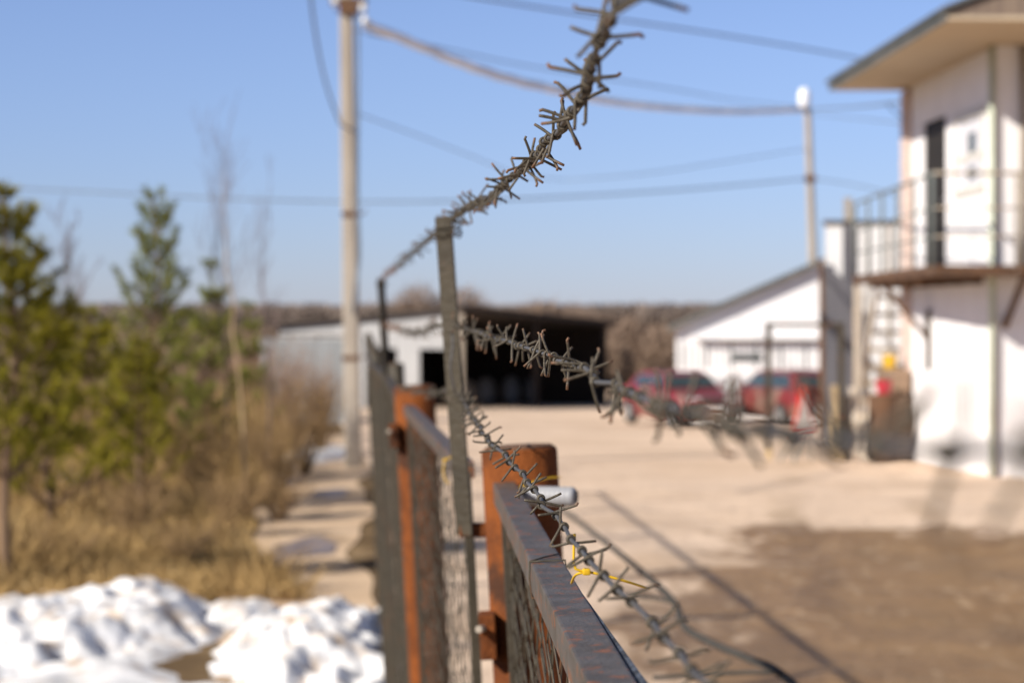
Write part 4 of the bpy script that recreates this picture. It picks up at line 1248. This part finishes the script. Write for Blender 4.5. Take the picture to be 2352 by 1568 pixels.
# ------------------------------------------------------------------ cars
def car(loc, rz, paint, label, body_h=1.33, suv=False, size=.92):
    root = empty('parked_car', loc, label, 'car', 'red cars parked by the white shed', rz=rz)
    W2, L2 = .82, 2.0
    root.scale = (size,) * 3
    # side profile stations: x along length (front = -x), lower body outline
    prof = [(-2.0, .42, .66), (-1.9, .30, .74), (-1.3, .24, .86), (-.75, .22, .92), (.0, .21, .93), (1.0, .22, .95), (1.75, .26, .94), (1.98, .36, .80), (2.02, .48, .62)]
    m = MB(); rows = []
    for (x, zl_, zh_) in prof:
        wv = W2 * (1 - .16 * max(0, abs(x) - 1.1) ** 1.6)
        rows.append([(x, -wv * .93, zl_), (x, -wv, (zl_ + zh_) / 2), (x, -wv * .96, zh_ - .04), (x, -wv * .86, zh_), (x, wv * .86, zh_), (x, wv * .96, zh_ - .04), (x, wv, (zl_ + zh_) / 2), (x, wv * .93, zl_)])
    vs = [p for r_ in rows for p in r_]; k = 8
    fs = [(i * k + j, i * k + (j + 1) % k, (i + 1) * k + (j + 1) % k, (i + 1) * k + j) for i in range(len(rows) - 1) for j in range(k)]
    fs += [tuple(range(k - 1, -1, -1)), tuple((len(rows) - 1) * k + j for j in range(k))]
    m.add(vs, fs); body = m.build('body', M[paint], root, bevel=.015, smooth=True)
    rr = 1.72 if suv else 1.35
    cab = [(-.85, .90), (-.30, body_h - .06), (.05, body_h), (rr - .55, body_h - .01), (rr - .1, body_h - .10), (rr + .28, .94)]
    m = MB(); rows = []
    for x, z in cab:
        t = (z - .9) / (body_h - .9); wv = W2 * (.88 - .16 * t)
        rows.append((x, wv, z))
    vs = [(x, -w, z) for x, w, z in rows] + [(x, w, z) for x, w, z in rows]; n = len(rows)
    vs = [(x, -w, z) for x, w, z in rows] + [(rows[-1][0], -.70, .88), (rows[0][0], -.70, .88)] + [(x, w, z) for x, w, z in rows] + [(rows[-1][0], .70, .88), (rows[0][0], .70, .88)]
    n += 2
    fs = [tuple(range(n)), tuple(range(2 * n - 1, n - 1, -1))] + [((i + 1) % n, i, n + i, n + (i + 1) % n) for i in range(n)]
    m.add(vs, fs); m.build('cabin', M[paint], root, bevel=.02, smooth=False)
    def quad(name, pts, mat, d):
        m = MB(); q = [Vector(p) for p in pts]
        nn = (q[1] - q[0]).cross(q[2] - q[0]).normalized() * d
        m.add([p + nn for p in q] + [p - nn * .2 for p in q], [(0, 1, 2, 3), (7, 6, 5, 4), (0, 1, 5, 4), (1, 2, 6, 5), (2, 3, 7, 6), (3, 0, 4, 7)])
        return m.build(name, M[mat], root)
    hz = body_h - .10
    ws = lambda z: W2 * (.88 - .16 * (z - .9) / (body_h - .9))
    quad('windscreen', [(-.80, -ws(.97) + .06, .955), (-.80, ws(.97) - .06, .955), (-.36, ws(hz) - .05, hz - .01), (-.36, -ws(hz) + .05, hz - .01)], 'car_glass', -.012)
    quad('rear_window', [(rr + .24, ws(.98) - .08, 1.0), (rr + .24, -ws(.98) + .08, 1.0), (rr - .06, -ws(hz) + .07, hz - .03), (rr - .06, ws(hz) - .07, hz - .03)], 'car_glass', .014)
    for s in (-1, 1):
        for (xa, xb, xc, xd) in ((-.62, .32, .32, -.24), (.40, rr - .10, rr - .28, .40)):
            quad('side_window', [(xa, s * ws(.97), .97), (xb, s * ws(.97), .97), (xc, s * ws(hz), hz), (xd, s * ws(hz), hz)], 'car_glass', .012 * (1 if s < 0 else -1))
        m = MB(); m.tube([(-.55, s * .80, .98), (-.55, s * .98, 1.0)], [.05, .075], 8); m.build('wing_mirror', M[paint], root, smooth=True)
        m = MB(); m.box(-1.985, -1.90, s * .50 - .15, s * .50 + .15, .62, .75); m.build('headlight', M['lamp_clear'], root, bevel=.02)
        m = MB(); m.box(1.95, 2.03, s * .60 - .13, s * .60 + .13, .62, .90); m.build('tail_light', M['lamp_red'], root, bevel=.02)
        for x in (-1.28, 1.28):
            m = MB(); m.tube([(x, s * .66, .31), (x, s * .685, .31), (x, s * .82, .31), (x, s * .845, .31)], [.27, .31, .31, .27], 22)
            wh = m.build('wheel', M['tyre'], root, smooth=False)
            m = MB(); m.tube([(x, s * .78, .31), (x, s * .855, .31)], [.20, .18], 16); m.build('rim', M['rim'], wh)
    m = MB(); m.box(-2.06, -1.94, -.74, .74, .36, .54); m.build('bumper', M['bumper'], root, bevel=.04)
    m = MB(); m.box(1.96, 2.09, -.74, .74, .38, .56); m.build('bumper', M['bumper'], root, bevel=.04)
    m = MB(); m.box(2.092, 2.10, -.26, .26, .42, .53); m.build('number_plate', M['plate'], root)
    m = MB(); m.box(-2.072, -2.064, -.26, .26, .40, .51); m.build('number_plate', M['plate'], root)
    m = MB(); m.box(-2.02, -1.96, -.33, .33, .60, .72); m.build('grille', M['bumper'], root, bevel=.01)
    return root
c1 = P(1562, 975, 52); car((c1.x, 52, gz(52)), R(110), 'red_paint', 'bright red hatchback, left of the two parked cars')
c2 = P(1800, 975, 51.8); car((c2.x, 51.8, gz(51.8)), R(-68), 'maroon_paint', 'dusty red estate car parked right of the bright red hatchback', 1.38, True)

# ------------------------------------------------------------------ yard furniture
fp = base_at(1765, 34.9)
FR = empty('goal_stand', fp, 'tall dark steel goal shaped stand with yellow painted feet in the yard', 'stand')
hfz = P(0, 740, 34.9).z - fp.z; wf = P(1932, 0, 34.9).x - fp.x
for x in (0, wf):
    m = MB(); m.box(x - .045, x + .045, -.045, .045, .17, hfz); m.build('post', M['steel_dark'], FR, bevel=.005)
    m = MB(); m.box(x - .052, x + .052, -.052, .052, -.1, .168); m.build('foot', M['timber_tan'], FR, bevel=.004)
m = MB(); m.box(.036, wf - .036, -.03, .03, hfz - .07, hfz - .01); m.build('crossbar', M['steel_dark'], FR, bevel=.004)
m = MB(); m.box(.036, wf - .036, -.012, .012, .55, .58); m.build('lower_bar', M['steel_dark'], FR)
tp = base_at(1915, 35.6)
m = MB(); m.box(-.05, .05, -.05, .05, -.2, 1.12); o = m.build('timber_post', M['timber_tan'], bevel=.008); o.location = tp; tag(o, 'short tan timber post beside the steel frame', 'post')
tp = base_at(1946, 34.6)
m = MB(); m.box(-.055, .055, -.05, .05, -.2, .98); o = m.build('timber_post', M['timber_dark'], bevel=.008); o.location = tp; tag(o, 'dark timber post next to the leaning pale planks', 'post')
for (xa, ya, xb, yb, lab) in ((1957, 890, 1990, 1056, 'pale plank leaning to the left by the stair'), (2001, 898, 1984, 1056, 'pale plank leaning upright beside the other plank')):
    pa, pb_ = P(xa, ya, 35.2), P(xb, yb, 34.6)
    m = MB(); m.beam(pa - pb_, Vector((0, 0, 0)), .10, .03); o = m.build('plank', M['timber_pale'], bevel=.003); o.location = pb_; tag(o, lab, 'plank', 'leaning planks')
# triangular warning sign on a stand, seen almost edge on
sb = base_at(1845, 34.2)
SG = empty('warning_sign', sb, 'triangular red bordered warning sign on thin legs beside the frame', 'road sign', rz=R(58))
def tri(s, y0, y1, zc_):
    m = MB(); m.prism([(-s / 2, zc_ - s * .2887), (s / 2, zc_ - s * .2887), (0, zc_ + s * .5774)], 'y', y0, y1); return m
zc_ = .64
tri(.84, -.012, .012, zc_).build('border', M['sign_red'], SG, bevel=.004)
tri(.66, -.018, -.0125, zc_).build('face', M['sign_white'], SG)
tri(.66, .0125, .018, zc_).build('face', M['sign_white'], SG)
m = MB(); m.box(-.03, .03, -.021, -.0185, zc_ - .02, zc_ + .18); m.box(-.03, .03, -.021, -.0185, zc_ - .11, zc_ - .05); m.build('symbol', M['sign_black'], SG)
for s in (-1, 1):
    m = MB(); m.tube([(s * .22, 0, zc_ - .24), (s * .30, .0, 0)], .013, 6); m.build('leg', M['rail_grey'], SG)
    m = MB(); m.tube([(s * .2, .02, zc_ - .2), (s * .24, .28, 0)], .013, 6); m.build('leg', M['rail_grey'], SG)
# stores by the stair
def crate(loc, w, d, h, label, rz=0):
    root = empty('wooden_crate', loc, label, 'crate', 'brown crates by the stair', rz=rz)
    m = MB(); m.box(-w / 2 + .02, w / 2 - .02, -d / 2 + .02, d / 2 - .02, .005, h - .01); m.build('liner', M['timber_dark'], root)
    m = MB()
    nb = max(3, int(h / .12))
    for k in range(nb):
        z0, z1 = h * k / nb + .004, h * (k + 1) / nb - .008
        m.box(-w / 2, w / 2, -d / 2, -d / 2 + .018, z0, z1); m.box(-w / 2, w / 2, d / 2 - .018, d / 2, z0, z1)
        m.box(-w / 2, -w / 2 + .018, -d / 2 + .018, d / 2 - .018, z0, z1); m.box(w / 2 - .018, w / 2, -d / 2 + .018, d / 2 - .018, z0, z1)
    m.build('boards', M['crate'], root)
    for sx in (-1, 1):
        for sy in (-1, 1): m = MB(); m.box(sx * (w / 2 + .004) - .03, sx * (w / 2 + .004) + .03, sy * (d / 2 + .002) - .012, sy * (d / 2 + .002) + .012, 0, h); m.build('corner_batten', M['crate'], root)
    return root
kx = P(2040, 0, 35.4).x; kz = gz(35.4)
crate((kx + .03, 35.4, kz), .52, .5, .94, 'large brown crate standing on the ground by the stair', .2)
crate((kx + .08, 35.42, kz + .94), .40, .4, .44, 'smaller brown crate on top of the large crate', -.1)
def bucket(loc, r0, r1, h, mat, label):
    root = empty('bucket', loc, label, 'bucket')
    m = MB(); m.tube([(0, 0, 0), (0, 0, h), (0, 0, h + .012), (0, 0, h + .012), (0, 0, .03)], [r0, r1, r1 + .008, r1 - .006, r0 - .008], 20); m.build('pail', M[mat], root, smooth=False)
    m = MB(); m.tube([(r1 * math.cos(q / 10 * 3.1416), 0, h + .11 * math.sin(q / 10 * 3.1416)) for q in range(11)], .004, 5); m.build('handle', M['rim'], root, smooth=True)
    return root
bucket((kx + .02, 35.40, kz + 1.382), .10, .13, .2, 'yellow_plastic', 'yellow plastic bucket on the upper brown crate')
bx = P(2022, 0, 34.9)
DR = empty('oil_drum', (bx.x + .04, 34.95, gz(34.9)), 'brown rusty drum standing in front of the crates', 'drum')
m = MB(); m.tube([(0, 0, 0), (0, 0, .26), (0, 0, .28), (0, 0, .30), (0, 0, .60), (0, 0, .62), (0, 0, .64), (0, 0, .98)], [.22, .22, .232, .22, .22, .232, .22, .22], 24); m.build('shell', M['rust_deck'], DR, smooth=False)
m = MB(); m.tube([(0, 0, .981), (0, 0, .995)], .205, 24); m.build('lid', M['rust_band'], DR)
bucket((bx.x + .06, 34.93, gz(34.9) + .997), .10, .13, .2, 'red_plastic', 'red plastic bucket on the rusty drum')

# ------------------------------------------------------------------ trees far behind
bt = [(960, 118, 4.6, .75, 'rounded bare tree behind the open shed, left of two crowns'), (1068, 122, 4.5, .75, 'rounded bare tree behind the open shed, right of two crowns'),
      (1240, 92, 3.6, .8, 'spiky brown bush behind the roof of the open shed'), (1310, 90, 3.3, .9, 'brown bush at the right end of the open shed'), (1375, 88, 3.0, .8, 'lower brown bush past the open shed'),
      (1150, 96, 3.2, .8, 'brown bush behind the peak of the open shed'), (1440, 82, 2.9, .75, 'dark brown bush between the open shed and the white shed'), (1515, 80, 2.5, .7, 'pale brown bush at the corner of the white shed'), (1405, 78, 2.2, .8, 'low dark bush beside the open end of the shed')]
for px, d, h, sp, lab in bt:
    b = base_at(px, d)
    root = empty('bare_bush' if h < 4 else 'bare_tree', b, lab, 'bush' if h < 4 else 'tree', 'leafless growth behind the sheds')
    tr = MB(); tr.tube([(0, 0, -.2), (.05, 0, h * .35), (0, 0, h * .7)], [.12, .08, .03], 6)
    for k in range(6):
        an = k * 1.05; tr.tube([(0, 0, h * .2), (math.cos(an) * h * .3 * sp, math.sin(an) * h * .3 * sp, h * .7)], [.05, .02], 5)
    tr.build('trunk', M['shrub'], root)
    per = 1500
    q = rng.normal(0, 1, (per, 3)); q /= np.linalg.norm(q, axis=1)[:, None]; q *= (rng.random(per) ** .4)[:, None]
    pts = np.column_stack([q[:, 0] * h * .45 * sp, q[:, 1] * h * .45 * sp, h * (.55 + .4 * q[:, 2])])
    Vv, Ff = blades(pts, h * .14 * (0.5 + rng.random(per)), np.full(per, .022), lean=.6)
    raw_mesh('crown', Vv, Ff, M['scrub_far'], root)
